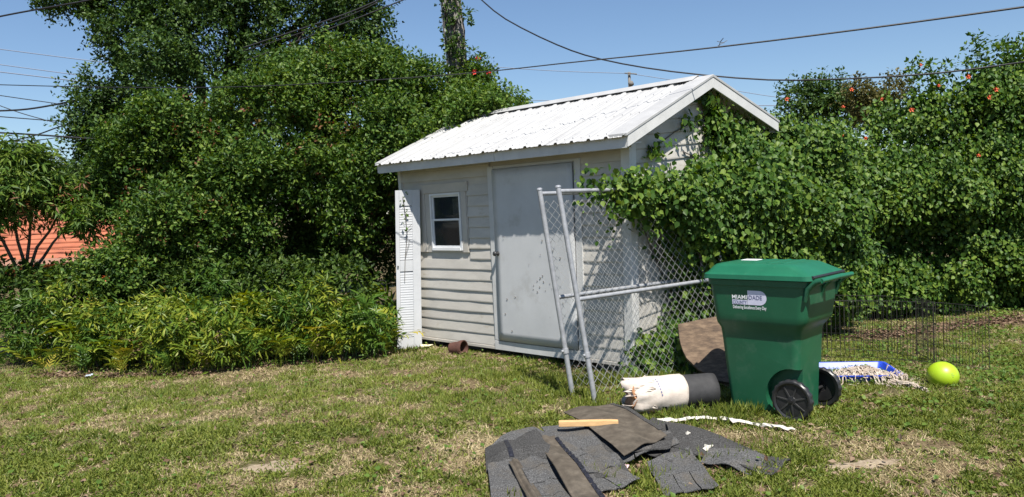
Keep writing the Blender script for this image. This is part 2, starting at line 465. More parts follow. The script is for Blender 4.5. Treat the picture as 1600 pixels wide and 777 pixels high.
bpy.data.objects.remove(wz)
win = MB(); fr = .024
win.box(wr_, wr_ + fr, -.026, .02, wb_, wt_, P); win.box(wl_ - fr, wl_, -.026, .02, wb_, wt_, P)
win.box(wr_ + fr, wl_ - fr, -.025, .02, wt_ - .024, wt_, P); win.box(wr_ + fr, wl_ - fr, -.038, .02, wb_, wb_ + .034, P)
win_o = win.build('window', M_VINYL, shed)
for (z0, z1, bb) in ((1.62, 1.949, -.002), (1.298, 1.655, -.016)):
    s2 = MB(); t_ = .022; a0, a1 = wr_ + fr + .001, wl_ - fr - .001
    s2.box(a0, a0 + t_, bb, bb + .025, z0, z1, P); s2.box(a1 - t_, a1, bb, bb + .025, z0, z1, P)
    s2.box(a0 + t_, a1 - t_, bb + .001, bb + .025, z0, z0 + t_, P); s2.box(a0 + t_, a1 - t_, bb + .001, bb + .025, z1 - t_, z1, P)
    me_s = s2.build('sash', M_VINYL, win_o)
M_GLASS = bpy.data.materials.new('window glass'); M_GLASS.use_nodes = True
gb = M_GLASS.node_tree.nodes['Principled BSDF']; gb.inputs['Base Color'].default_value = (.020, .027, .038, 1)
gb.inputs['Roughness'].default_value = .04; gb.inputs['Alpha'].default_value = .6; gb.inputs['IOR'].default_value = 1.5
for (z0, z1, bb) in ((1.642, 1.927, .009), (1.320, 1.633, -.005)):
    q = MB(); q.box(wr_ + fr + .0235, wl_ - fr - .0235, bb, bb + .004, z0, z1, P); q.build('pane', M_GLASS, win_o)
q = MB(); q.box(2.2, 3.4, .55, .56, 1.0, 2.2, P); q.build('dark_interior_sheet', M_INTDARK, win_o)  # added sheet behind the panes, interior shade put into its colour
q = MB(); q.box(2.45, 2.58, .0145, .016, 1.70, 1.90, P); q.build('paper_notice', M_PAPER, win_o)
# corner posts
b = MB(); b.box(-.03, .075, -.03, bk - .003, ZB, HE + .0, P); b.box(-.03, bk - .003, bk - .003, .085, ZB, HE + .03, P); b.build('corner_post', M_TRIM, shed, bevel=.004)
b = MB(); b.box(SL - .035, SL + .02, -.03, .05, ZB, HE, P); b.build('corner_post', M_TRIM, shed, bevel=.004)
# door and its trim
for a0 in (DR - .02, DL - .065):
    b = MB(); b.box(a0, a0 + .085, -.028, bk - .003, ZB + .09, 2.25, P); b.build('door_trim', M_FASCIA, shed, bevel=.004)
b = MB(); b.box(DR + .066, DL - .066, -.024, bk - .003, 2.215, 2.25, P); b.build('door_trim', M_FASCIA, shed, bevel=.004)
dn = MB()


def doorsurf(s_, t_):
    a = DR + .07 + (DL - DR - .14) * s_; zz = .215 + 1.995 * t_
    return P(a, -.036 - .004 * math.sin(3 * s_ + 2 * t_) - .003 * math.sin(9 * t_), zz)


dn.grid(doorsurf, 14, 20); door = dn.build('door', M_DOOR, shed, solid=.025, smooth=True)
kb = MB()
kc = P(DL - .105, -.055, 1.235); kn = -SV
kb.tube([kc + SV * .03, kc + SV * .012, kc + kn * .01, kc + kn * .03, kc + kn * .045, kc + kn * .055], [.03, .03, .014, .026, .028, .014], 12)
kb.build('knob', M_HUB, door, smooth=True)
# dents and pits in the door skin
dm = MB(); rr = random.Random(5)
for i in range(30):
    if i < 21: a, zz = rr.gauss(1.03, .11), rr.gauss(.93, .20)
    else: a, zz = rr.uniform(.75, 1.75), rr.uniform(.3, 1.5)
    if not (DR + .1 < a < DL - .12 and .26 < zz < 2.1): continue
    rad = rr.uniform(.003, .0085); c0 = P(a, -.0545, zz); N = 8
    vs = []
    for q, d in ((1.25, -.0), (1.0, -.004), (.55, .0015)):
        for j in range(N):
            an = 2 * math.pi * j / N
            vs.append(c0 + SU * rad * q * math.cos(an) + np.array([0, 0, 1.2]) * rad * q * math.sin(an) + SV * d)
    fs = [(k2 * N + j, k2 * N + (j + 1) % N, (k2 + 1) * N + (j + 1) % N, (k2 + 1) * N + j) for k2 in range(2) for j in range(N)] + [tuple(2 * N + j for j in range(N))]
    dm.add(vs, fs)
M_DENT = mat('bare dented metal', [(.3, (.15, .14, .13)), (.7, (.30, .29, .28))], 40, .6)
o = dm.build('dent', M_DENT, door); o['kind'] = 'stuff'
# skirt + blocks
b = MB(); b.box(.076, SL - .04, -.026, .03, ZB - .022, ZB + .012, P); b.build('base_skirt', M_PLY, shed, bevel=.003)
b = MB(); b.box(DR - .02, DL + .02, -.034, -.0265, ZB - .02, ZB + .085, P); b.build('door_sill', M_FASCIA, shed, bevel=.003)
b = MB(); b.box(-.026, .03, .086, SW - .02, ZB - .02, ZB + .025, P); b.build('base_skirt', M_PLY, shed, bevel=.003)
for a0 in (.15, 1.2, 2.3, 3.1):
    b = MB(); b.box(a0, a0 + .4, .12, .32, -.08, ZB - .024, P); b.build('foundation_block', M_SOIL, shed)
for b0 in (1.0, 2.2):
    b = MB(); b.box(.12, .5, b0, b0 + .25, -.3, ZB - .024, P); b.build('foundation_block', M_SOIL, shed)
# roof
A0, A1 = -ORR, SL + OLL


def rib(a):                                  # corrugation profile
    t = (a / .205) % 1.0
    h = 0.0
    if t < .26: h = .019 * min(1, min(t, .26 - t) / .06)
    elif abs(t - .50) < .035 or abs(t - .76) < .035: h = .005
    return h


NP = 4; pw = (A1 - A0) / NP
for side in (0, 1):
    for k in range(NP):
        g = MB(); s0, s1 = A0 + pw * k, A0 + pw * (k + 1)
        aa = []
        q0 = math.floor(s0 / .205) - 1
        for i in range(int(pw / .205) + 4):
            for t in (0, .06, .20, .26, .464, .5, .535, .725, .76, .795): aa.append((q0 + i + t) * .205)
        aa = [s0] + [x for x in sorted(aa) if s0 + .002 < x < s1 - .002] + [s1]
        rows = []; nb = 7
        wob = [rg.uniform(-.0006, .0006) for _ in range(nb + 1)]
        for j in range(nb + 1):
            bb = -OE - .055 + (RIDGE_B + OE + .055) * j / nb; bb = bb if side == 0 else SW - bb
            rows.append([P(a, bb, rooftop(bb) + .002 + rib(a) + (k % 2) * .0025 + wob[j]) for a in aa])
        n_ = len(aa)
        g.add([q for r_ in rows for q in r_], [(j * n_ + i, j * n_ + i + 1, (j + 1) * n_ + i + 1, (j + 1) * n_ + i) for j in range(nb) for i in range(n_ - 1)])
        g.build('roof_sheet', M_ROOF, shed, solid=.0015)
# screws along eave and two rows up
sm = MB()
for bb in (-OE + .06, .35, .95):
    a = A0 + .07
    while a < A1 - .05:
        c0 = P(a, bb, rooftop(bb) + .004 + rib(a)); sm.tube([c0, c0 + np.array([0, 0, .009])], [.006, .004], 6); a += .1025
o = sm.build('roof_screw', M_GALV, shed); o['kind'] = 'stuff'
# deck under sheets
for side in (0, 1):
    g = MB(); bA = -OE + .022; f_ = (lambda x: x) if side == 0 else (lambda x: SW - x)
    vs = []
    for a in (A0 + .02, A1 - .02):
        for bb, dz in ((bA, -.012), (RIDGE_B, -.012), (RIDGE_B, -.05), (bA, -.05)):
            vs.append(P(a, f_(bb), rooftop(f_(bb)) + dz))
    g.add(vs, [(0, 1, 2, 3), (4, 7, 6, 5), (0, 4, 5, 1), (1, 5, 6, 2), (2, 6, 7, 3), (3, 7, 4, 0)]); g.build('roof_deck', M_PLY, shed)
# ridge cap
g = MB(); rc = [(-.13, -.02), (-.06, .008), (0, .034), (.06, .008), (.13, -.02)]
g.add([P(a, RIDGE_B + d, rooftop(RIDGE_B) + .0 + h + .012) for a in np.linspace(A0 + .16, A1 + .01, 18) for d, h in rc],
      [(i * 5 + j, i * 5 + j + 1, i * 5 + j + 6, i * 5 + j + 5) for i in range(17) for j in range(4)]); g.build('ridge_cap', M_ROOF, shed, solid=.003)
# gable rake: flashing on top, fascia board below
for (ra, dirn) in ((A0, 1), (A1, -1)):
    for side in (0, 1):
        f_ = (lambda x: x) if side == 0 else (lambda x: SW - x)
        e0, e1 = -OE - .035, RIDGE_B
        g = MB(); wd = .19 if dirn == 1 else .08
        vs = []
        for bb in (e0, e1):
            zz = rooftop(f_(bb))
            for a, dz in ((ra - .022 * dirn, .0), (ra - .022 * dirn, .03), (ra + wd * dirn, .03), (ra + wd * dirn, .0)):
                vs.append(P(a, f_(bb), zz + dz))
        g.add(vs, [(0, 1, 5, 4), (1, 2, 6, 5), (2, 3, 7, 6), (3, 0, 4, 7), (0, 3, 2, 1), (4, 5, 6, 7)]); g.build('rake_flashing', M_ROOF, shed, bevel=.004)
        g = MB(); vs = []
        for bb in (e0 + .03, e1):
            zz = rooftop(f_(bb))
            for a, dz in ((ra - .016 * dirn, -.001), (ra + .004 * dirn, -.001), (ra + .004 * dirn, -.115), (ra - .016 * dirn, -.115)):
                vs.append(P(a, f_(bb), zz + dz))
        g.add(vs, [(0, 1, 5, 4), (1, 2, 6, 5), (2, 3, 7, 6), (3, 0, 4, 7), (0, 3, 2, 1), (4, 5, 6, 7)]); g.build('rake_board', M_TRIM, shed, bevel=.003)
        g = MB(); vs = []      # soffit under the rake overhang
        for bb in (e0 + .06, e1):
            zz = rooftop(f_(bb))
            for a, dz in ((ra + .005 * dirn, -.052), (bk * dirn if dirn == 1 else SL, -.052), (bk * dirn if dirn == 1 else SL, -.062), (ra + .005 * dirn, -.062)):
                vs.append(P(a, f_(bb), zz + dz))
        g.add(vs, [(0, 1, 5, 4), (1, 2, 6, 5), (2, 3, 7, 6), (3, 0, 4, 7), (0, 3, 2, 1), (4, 5, 6, 7)]); g.build('rake_soffit', M_TRIM, shed)
# eave fascia in two lengths
for (a0, a1, off) in ((A0 + .006, 1.55, 0), (1.552, A1 - .006, .003)):
    b = MB(); b.box(a0, a1, -OE - .003 - off, -OE + .018, HE - .005, HE + .108, P); b.build('eave_fascia', M_FASCIA, shed, bevel=.003)
b = MB(); b.box(A0 + .01, A1 - .01, SW + OE - .018, SW + OE, HE - .005, HE + .108, P); b.build('eave_fascia', M_FASCIA, shed, bevel=.003)
b = MB(); b.box(A0 + .03, A1 - .03, -OE + .019, .003, HE + .03, HE + .042, P); b.build('soffit', M_FASCIA, shed)

# ------------------------------------------------------------------ louvred shutter door leaning by the shed corner
so = gp(640, 546); sy = R(6)
sx = np.array([math.cos(sy), math.sin(sy), 0]); sn = np.array([math.sin(sy), -math.cos(sy), 0])
lean = .045


def S(x, y, z): return so + sx * (x + .035 * z) - sn * (y + lean * z) + np.array([0, 0, z - .02])


sh = empty('louvred_shutter', so, 'tall narrow white louvred shutter door standing upright at the left corner of the shed', 'shutter')
wS, hS = .315, 2.06
for (x0, x1) in ((-wS / 2, -wS / 2 + .05), (wS / 2 - .10, wS / 2)):
    b = MB(); b.box(x0, x1, 0, .032, 0, hS, S); b.build('stile', M_SHUT, sh, bevel=.003)
xi0, xi1 = -wS / 2 + .051, wS / 2 - .101
for z0, z1 in ((0, .17), (1.02, 1.16), (1.86, hS)):
    b = MB(); b.box(xi0, xi1, .003, .03, z0, z1, S); b.build('rail', M_SHUT, sh, bevel=.002)
slat_me = None
for z0, z1 in ((.18, 1.01), (1.17, 1.85)):
    n_ = int((z1 - z0) / .031)
    for i in range(n_):
        zc = z0 + (i + .5) * (z1 - z0) / n_
        if slat_me is None:
            b = MB()
            vs = [S(x, y, zc + dz) - (S(0, 0, zc) - so) for x in (xi0, xi1) for y, dz in ((.0095, -.016), (.0115, -.019), (.0165, .016), (.0145, .019))]
            b.add(vs, [(0, 1, 2, 3), (4, 7, 6, 5), (0, 4, 5, 1), (1, 5, 6, 2), (2, 6, 7, 3), (3, 7, 4, 0)])
            o = b.build('slat', M_SHUT, sh); slat_me = o.data
        else:
            o = link('slat', slat_me, None, sh)
        o.location = Vector([float(c) for c in (S(0, 0, zc) - so)])
b = MB(); b.box(-wS / 2 + .01, wS / 2 - .005, .036, .064, .0, hS - .01, S); b.build('folded_leaf', M_SHUT, sh, bevel=.003)
b = MB(); kc = S(-wS / 2 + .025, -.012, 1.09); b.tube([kc - sn * .012, kc, kc + sn * .012], [.006, .011, .008], 8); b.build('latch', M_HUB, sh)

# ------------------------------------------------------------------ chain link gates leaning on the shed corner
M_GATE_GRP = 'leaning chain link gates'


def gate(base, top, along, length, label, mesh_off=0.0):
    base = np.array(base, float); upv = np.array(top, float) - base; Hh = np.linalg.norm(upv); upv /= Hh
    al = np.array(along, float); al = al / np.linalg.norm(al)
    nrm = np.cross(al, upv); nrm /= np.linalg.norm(nrm)
    G = lambda s_, h, d=0: base + al * s_ + upv * h + nrm * d
    g = empty('chain_link_gate', base, label, 'gate', None)
    b = MB(); b.tube([G(0, -.03), G(0, Hh)], .024, 12); b.build('post', M_GALV, g, auto=50)
    b = MB(); b.tube([G(0, Hh), G(0, Hh + .012), G(0, Hh + .02)], [.029, .027, .012], 12); b.build('post_cap', M_GALV, g, auto=50)
    b = MB(); b.tube([G(length, .02), G(length, Hh)], .022, 12); b.build('post', M_GALV, g, auto=50)
    for h in (.92, Hh - .035):
        b = MB(); b.tube([G(.0, h), G(length, h)], .020, 10); b.build('rail', M_GALV, g, auto=50)
    for h in (.42,):
        b = MB(); b.tube([G(0, h - .022), G(0, h + .022)], .031, 12); b.tube([G(-.05, h), G(0.0, h)], .012, 8); b.build('hinge_collar', M_GALV, g, auto=50)
    # woven wires: every wire a zigzag part, alternate ones mirrored so they hook
    pitch = .046; nz_ = int((Hh - .1) / pitch); wires = []
    for i in range(int(length / pitch)):
        s0 = .03 + i * pitch + mesh_off; sg = 1
        pts = []
        for k in range(nz_ + 1):
            q = ((k + i) % 2) * pitch * 1.04
            pts.append(G(s0 + q * 1.0, .06 + k * pitch * .98, -.022 + .0022 * (1 if k % 2 else -1)))
        # per-wire: share mesh by translating
        if i < 2:
            b = MB(); b.tube(pts, .0017, 5, caps=False); o = b.build('wire', M_WIRE, g, smooth=True); wires.append((o, s0))
        else:
            o = link('wire', wires[i % 2][0].data, None, g); o.location = Vector([float(c) for c in al * (s0 - wires[i % 2][1])])
    return g


GAL = np.array([1.55, 1.19, 0.0])
gate((.50, 7.01, .0), at(843, 297, 7.05), GAL, 2.36, 'rear chain link gate leaf whose post leans farthest left, against the shed door', 0)
gate((.68, 6.77, .0), at(872, 293, 6.86), GAL + np.array([0, .05, .0])  , 2.14, 'front chain link gate leaf, its leaning post nearest the shingle heap', .02)

# ------------------------------------------------------------------ wheeled bin
BD = np.array([.715, -.699, 0]); BW = np.array([.699, .715, 0])
BO = np.array([1.925, 6.465, 0.0])
Bz = lambda x, y, z: BO + BD * x + BW * y + np.array([0, 0, z * (1.05 if z > .4 else 1 + .05 * max(0, z - .2) / .2)])
bin_ = empty('wheeled_bin', BO + BD * .25, 'large dark green wheeled rubbish bin with closed lid and printed side', 'bin')


def rrect(x0, x1, y0, y1, r, z, n=5, zf=None):
    out = []
    for cx, cy, a0 in ((x1 - r, y1 - r, 0), (x0 + r, y1 - r, 90), (x0 + r, y0 + r, 180), (x1 - r, y0 + r, 270)):
        for i in range(n + 1):
            a = R(a0 + 90 * i / n); x, y = cx + r * math.cos(a), cy + r * math.sin(a)
            out.append(Bz(x, y, z if zf is None else zf(x, y)))
    return out


b = MB()
#        z     x0     x1    y      r
SEC = [(.03, .0, .55, .215, .05), (.045, -.012, .565, .230, .05), (.30, -.042, .578, .240, .055), (.58, -.074, .590, .249, .06),
       (.655, -.084, .598, .253, .06), (.70, -.104, .63, .285, .07), (.735, -.110, .665, .295, .075), (.78, -.114, .672, .298, .075),
       (.93, -.130, .690, .304, .07), (1.00, -.138, .695, .307, .07), (1.003, -.155, .712, .322, .075), (1.045, -.157, .714, .324, .075), (1.047, -.13, .69, .30, .06)]
b.loft([rrect(x0, x1, -y, y, r_, z) for z, x0, x1, y, r_ in SEC])
body = b.build('body', M_GREEN, bin_)
# wheel pockets moulded into the lower corners: cut out of the body mesh
for sy_ in (-1, 1):
    b = MB(); pc_ = [(.545 + .215 * math.cos(2 * math.pi * j / 28) - .02, .17 + .215 * math.sin(2 * math.pi * j / 28)) for j in range(28)]
    b.loft([[Bz(x, sy_ * yy, z) for x, z in pc_] for yy in (.155, .45)])
    cut = b.build('cutter', None, bin_)
    d = body.modifiers.new('cut', 'BOOLEAN'); d.operation = 'DIFFERENCE'; d.object = cut; d.solver = 'EXACT'
    bpy.context.view_layer.update()
    me_n = bpy.data.meshes.new_from_object(body.evaluated_get(bpy.context.evaluated_depsgraph_get()))
    body.modifiers.clear(); body.data = me_n; bpy.data.objects.remove(cut)
body.data.name = 'body'
if not len(body.data.materials): body.data.materials.append(M_GREEN)
for p in body.data.polygons: p.use_smooth = True
body.data.set_sharp_from_angle(angle=R(38))
# lid
b = MB()
LS = [(1.050, -.185, .74, .335, .075), (1.052, -.192, .748, .342, .08), (1.085, -.186, .742, .338, .08), (1.094, -.172, .728, .325, .075),
      (1.100, -.160, .71, .312, .07), (1.140, -.130, .62, .285, .075), (1.156, -.112, .585, .268, .08), (1.163, -.085, .55, .24, .08), (1.166, -.04, .50, .19, .06)]
b.loft([rrect(x0, x1, -y, y, r_, z) for z, x0, x1, y, r_ in LS])
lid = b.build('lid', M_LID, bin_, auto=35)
for (x0, x1) in ((.20, .235), (.32, .355), (.44, .475)):
    b = MB(); b.box(x0, x1, -.20, .20, 1.158, 1.171, Bz); b.build('lid_rib', M_LID, lid, bevel=.006)
b = MB(); b.box(-.02, .12, .04, .15, 1.1655, 1.169, Bz); b.build('lid_patch', M_DECALW, lid)  # small flat white patch on the lid top
b = MB(); b.box(-.215, -.18, -.10, .10, 1.06, 1.085, Bz); b.build('lid_grip', M_LID, lid, bevel=.006)
# rear handle
b = MB(); b.tube([Bz(.80, -.30, 1.055), Bz(.805, 0, 1.06), Bz(.80, .30, 1.055)], .019, 12); b.build('handle_bar', M_LID, bin_, auto=50)
for y in (-.30, -.01, .28):
    b = MB(); b.tube([Bz(.805, y, 1.055), Bz(.76, y, 1.045), Bz(.70, y, .99), Bz(.675, y, .90)], [.019, .022, .022, .014], 8); b.build('handle_bracket', M_GREEN, bin_, auto=50)
b = MB(); b.tube([Bz(.735, -.30, 1.075), Bz(.735, .30, 1.075)], .014, 10); b.build('hinge_pin', M_BLACKP, bin_, auto=50)
# axle and wheels
WR = .165; AX = .545
b = MB(); b.tube([Bz(AX, -.31, WR), Bz(AX, .31, WR)], .012, 10); b.build('axle', M_BLACKP, bin_, auto=50)
for sy_ in (-1, 1):
    wz = empty('wheel', (BO + BD * AX + BW * sy_ * .275 + np.array([0, 0, WR])) - (BO + BD * .25)); wz.parent = bin_
    wc = BO + BD * AX + BW * sy_ * .275 + np.array([0, 0, WR]); o_ = BW * sy_
    def wp(r_, an, d): return wc + (BD * math.cos(an) + np.array([0, 0, 1.0]) * math.sin(an)) * r_ + o_ * d
    N = 72; t = MB(); rings = []
    for r_, d in ((.125, .018), (.140, .027), (.152, .026), (WR, .016), (WR, -.016), (.152, -.026), (.125, -.02)):
        rings.append([wp(r_ - (.006 if (r_ > .16 and (j // 2) % 2) else 0), 2 * math.pi * j / N, d) for j in range(N)])
    t.loft(rings, caps=False); t.build('tyre', M_BLACKP, wz, auto=30)
    t = MB(); n2 = 32
    t.loft([[wp(r_, 2 * math.pi * j / n2, d) for j in range(n2)] for r_, d in ((.127, .012), (.115, .004), (.04, .004), (.034, .018), (.012, .022))]); rim = t.build('rim', M_BLACKP, wz, auto=30)
    for k in range(7):
        an = 2 * math.pi * k / 7 + .3; t = MB()
        vs = [wp(.032, an - .28, .006), wp(.032, an + .28, .006), wp(.122, an + .06, .006), wp(.122, an - .06, .006),
              wp(.032, an - .18, .019), wp(.032, an + .18, .019), wp(.122, an + .035, .017), wp(.122, an - .035, .017)]
        t.add(vs, [(4, 5, 6, 7), (0, 1, 5, 4), (1, 2, 6, 5), (2, 3, 7, 6), (3, 0, 4, 7)]); t.build('spoke', M_HUB, wz)
# printed logo on the near side
SIDE_Y = lambda z: -(.298 + (.304 - .298) * (z - .78) / .15) - .0018


def on_side(x, z): return Bz(x, SIDE_Y(z), z)


def text_part(body_s, x, z, size, m_, name, width=None):
    cu = bpy.data.curves.new(name, 'FONT'); cu.body = body_s; cu.size = size; cu.extrude = 0; cu.offset = .0004
    tmp = bpy.data.objects.new('tmp', cu); COL.objects.link(tmp)
    dg = bpy.context.evaluated_depsgraph_get(); me = bpy.data.meshes.new_from_object(tmp.evaluated_get(dg))
    COL.objects.unlink(tmp); bpy.data.objects.remove(tmp)
    co = np.zeros(len(me.vertices) * 3); me.vertices.foreach_get('co', co); co = co.reshape(-1, 3)
    w = co[:, 0].max() - co[:, 0].min(); k = (width / w) if width else 1
    base = np.array(bin_.location)
    out = [on_side(x + (q[0] - co[:, 0].min()) * k, z + q[1]) - BW * (.0012 if name == 'print_top' else .0) - base for q in co]
    me.vertices.foreach_set('co', np.array(out).ravel()); me.update()
    me.materials.clear()
    return link('lettering', me, m_, bin_)


def decal(poly, m_, lift=0.0):
    q = MB(); q.add([on_side(x, z) - BW * lift for x, z in poly], [tuple(range(len(poly)))]); return q.build('logo_panel', m_, bin_)


LX, LZ = .075, .855                           # origin of the logo block
Dp = [(LX + .135, LZ)]
for i in range(13):
    a = -math.pi / 2 + math.pi * i / 12; Dp.append((LX + .235 + .06 * math.cos(a), LZ + .055 + .055 * math.sin(a)))
Dp.append((LX + .135, LZ + .11))
decal(Dp, M_DECAL)
decal([(LX, LZ), (LX + .133, LZ), (LX + .133, LZ + .036), (LX, LZ + .036)], M_DECAL)
text_part('MIAMI', LX + .0, LZ + .042, .045, M_DECALW, 'print', .128)
text_part('-', LX + .131, LZ + .042, .045, M_DECALD, 'print_top', .012)
text_part('DADE', LX + .146, LZ + .042, .045, M_DECALD, 'print_top', .112)
text_part('COUNTY', LX + .006, LZ + .005, .036, M_DECALD, 'print_top', .122)
text_part('Delivering Excellence Every Day', LX + .005, LZ - .032, .036, M_DECALW, 'print', .285)

# ------------------------------------------------------------------ roll of roofing felt
r0 = gp(1001, 646); rax = np.array([.985, .14, 0]); rax /= np.linalg.norm(rax); rn = np.array([-rax[1], rax[0], 0]); RR = .148
rc0 = r0 + rn * .05 + np.array([0, 0, RR - .012])
roll = empty('roofing_felt_roll', rc0 * [1, 1, 0] + rax * .3, 'roll of black roofing felt lying in grass, its left half wrapped in torn soiled paper', 'roll')


def cyl(x, an, r_): return rc0 + rax * x + (rn * math.cos(an) + np.array([0, 0, 1.0]) * math.sin(an)) * r_


N = 40
b = MB(); b.loft([[cyl(x, 2 * math.pi * j / N, RR * q + .003 * math.sin(5 * 2 * math.pi * j / N + x * 9)) for j in range(N)] for x, q in ((.06, .9), (.07, .985), (.37, .99), (.5, .985), (.62, .97), (.665, .93), (.672, .80), (.64, .62), (.63, .3))]); b.build('felt', M_FELT, roll, smooth=True)
b = MB(); rr = random.Random(2)
prof = []
for j in range(N):
    an = 2 * math.pi * j / N
    prof.append(-.10 + .05 * math.sin(an * 2 + 1) + .03 * math.sin(an * 5) + rr.uniform(-.015, .015))
rings = []
for k in range(13):
    t_ = k / 12; ring = []
    for j in range(N):
        an = 2 * math.pi * j / N
        x = prof[j] + (.385 + .006 * math.sin(an * 3) - prof[j]) * t_ ** .8
        cr = max(0, 1 - t_ * 3.2)
        ring.append(cyl(x, an, RR + .004 + cr * (.018 * math.sin(an * 7 + 3 * t_) - .012 * math.sin(an * 3) - .015) + .0025 * math.sin(an * 9 + x * 25)))
    rings.append(ring)
b.loft(rings, caps=False); b.build('paper_wrap', M_WRAP, roll, smooth=True, solid=.004)
b = MB()                                     # torn kraft core seen inside the open end
rings = []
for k in range(6):
    t_ = k / 5
    rings.append([cyl(-.075 + .11 * t_ + .02 * math.sin(j * 1.7 + k), 2 * math.pi * j / 24, RR * (.98 - .60 * t_) * (1 + .10 * math.sin(j * 2.1 + k))) for j in range(24)])
b.loft(rings); b.build('torn_core', M_KRAFT, roll, smooth=False)
for k, (a0, a1, x0) in enumerate(((200, 262, -.17), (120, 165, -.13), (30, 75, -.10))):
    b = MB(); b.grid(lambda s_, t_, a0=a0, a1=a1, x0=x0: cyl(x0 + (.10 - x0) * s_ + .02 * math.sin(9 * t_ + k), R(a0 + (a1 - a0) * t_), RR * (.70 + .32 * s_) + .018 * math.sin(7 * s_ + 11 * t_ + k)), 8, 8); b.build('torn_flap', M_WRAP, roll, solid=.004)
b = MB(); b.grid(lambda s_, t_: cyl(.165 + .035 * s_, R(208 + 20 * t_) + 0, RR + .0085), 3, 5); b.build('printed_bar', M_BLACKP, roll)
b = MB()
for i in range(7):
    b.grid(lambda s_, t_, i=i: cyl(.13 + .004 * i + .010 * s_, R(112 + 9 * i + 5.5 * t_), RR + .0085), 2, 3)
b.build('printed_text', M_DECALD, roll)['kind'] = 'stuff'

# ------------------------------------------------------------------ heap of old shingles
def nz3(x, y, s_): return math.sin(x * 7.1 + s_) * .5 + math.sin(y * 9.3 + s_ * 2.1) * .5


def shingle(corners, hs, m_, label, slits=True, bend=None, tabmat=None, seed=0, nu=15, extra=None):
    """corners: photo pixels of a strip (far-left, far-right, near-right, near-left); hs: heights at the corners"""
    c = [gp(x, y, h) for (x, y), h in zip(corners, hs)]
    def S2(u, v):
        p = (c[0] * (1 - u) + c[1] * u) * (1 - v) + (c[3] * (1 - u) + c[2] * u) * v
        dz = .010 * nz3(u * 1.3, v * 1.2, seed) * 1.3 + .006 * math.sin(u * 13 + seed * 3) * v + (bend(u, v) if bend else 0)
        return p + np.array([0, 0, dz])
    t = empty('roof_shingle', np.array([*(sum(c) / 4)[:2], 0]), label, 'shingle', 'old shingles heaped on the lawn')
    v1 = .55 if slits else 1.0
    b = MB(); b.grid(lambda s_, q: S2(s_, q * v1), nu, 6); b.build('sheet', m_, t, solid=.006)
    if slits:
        for k in range(3):
            u0, u1 = k / 3 + (.009 if k else 0), (k + 1) / 3 - (.009 if k < 2 else 0)
            lift = random.Random(seed * 5 + k).uniform(.0, .008)
            b = MB(); b.grid(lambda s_, q: S2(u0 + (u1 - u0) * s_, .56 + .44 * q) + np.array([0, 0, lift * q + .001]), 5, 5); b.build('tab', tabmat or m_, t, solid=.006)
    if extra: extra(t, S2)
    return t


# underlying grey sheets first, upper pieces last
shingle([(1020, 655), (1130, 683), (1060, 730), (960, 692)], (.035, .03, .012, .03), M_SHING2, 'dark grey shingle lying flat under the brown sheet, right of the timber stick', seed=1)
shingle([(1040, 660), (1238, 712), (1205, 741), (1052, 700)], (.05, .035, .02, .03), M_SHING2, 'long grey shingle strip stretching farthest right from the heap', slits=False, bend=lambda u, v: .035 * math.sin(u * 6) * (1 - v) + .01 * math.sin(v * 6), seed=2, nu=24)
shingle([(1110, 700), (1235, 716), (1195, 742), (1095, 722)], (.045, .02, .012, .02), M_SHING, 'pale grey shingle lying on the right tip of the heap beside a white scrap', slits=False, bend=lambda u, v: .02 * math.sin(u * 5), seed=3)
shingle([(1010, 722), (1076, 700), (1123, 762), (1040, 777)], (.03, .03, .014, .014), M_SHING, 'two-tab grey shingle at the near right foot of the heap', seed=4)
shingle([(762, 700), (835, 668), (1000, 752), (905, 785)], (.05, .09, .02, .02), M_SHING, 'wide grey shingle at the middle of the heap below the timber stick', bend=lambda u, v: .05 * math.sin(u * 3.1) * (1 - v), seed=5)
shingle([(905, 730), (972, 738), (975, 756), (905, 762)], (.02, .02, .01, .01), M_SHING2, 'small dark shingle end at the bottom of the stacked layers', slits=False, seed=6)
shingle([(850, 672), (940, 655), (985, 742), (905, 750)], (.06, .07, .035, .04), M_SHING2, 'lower shingle of the stacked grey layers under the timber stick', slits=False, seed=7)
shingle([(845, 668), (935, 650), (972, 728), (910, 742)], (.08, .085, .05, .05), M_SHING, 'upper shingle of the stacked grey layers under the timber stick', slits=False, seed=8)
shingle([(955, 690), (1045, 672), (1062, 692), (955, 726)], (.06, .06, .05, .045), M_SHING, 'grey shingle with short tabs peeping out below the brown sheet', seed=9)
shingle([(985, 684), (1052, 678), (1048, 700), (960, 712)], (.075, .07, .06, .06), M_SHING2, 'narrow dark shingle on top of the short-tab one', slits=False, seed=10)
shingle([(880, 642), (955, 630), (1042, 682), (975, 713)], (.10, .085, .085, .075), M_SBACK, 'brown dusty shingle sheet lying face down under the timber stick', slits=False, bend=lambda u, v: .03 * math.sin(v * 3.1) + .012 * math.sin(u * 4), seed=11,
        extra=lambda t, S2: [MB().grid(lambda s_, q: S2(.96 + .10 * s_, q * .9) + np.array([0, 0, .004]), 2, 12).build('edge_strip', M_SHING2, t, solid=.006)])
shingle([(758, 700), (838, 672), (872, 712), (760, 735)], (.03, .12, .09, .03), M_SHING2, 'curled dark grey shingle bent up at the far left end of the heap', slits=False, bend=lambda u, v: .05 * math.sin(u * 3.1) * math.sin(v * 3.1), seed=12,
        extra=lambda t, S2: [MB().grid(lambda s_, q: S2(.34 + .07 * s_, .1 + .75 * q) + np.array([0, 0, .005]), 2, 6).build('tar_patch', M_TAR, t, solid=.003)])
shingle([(762, 728), (800, 715), (850, 800), (770, 800)], (.06, .065, .03, .03), M_SHING, 'grey shingle at the near left corner of the heap', slits=False, seed=13)
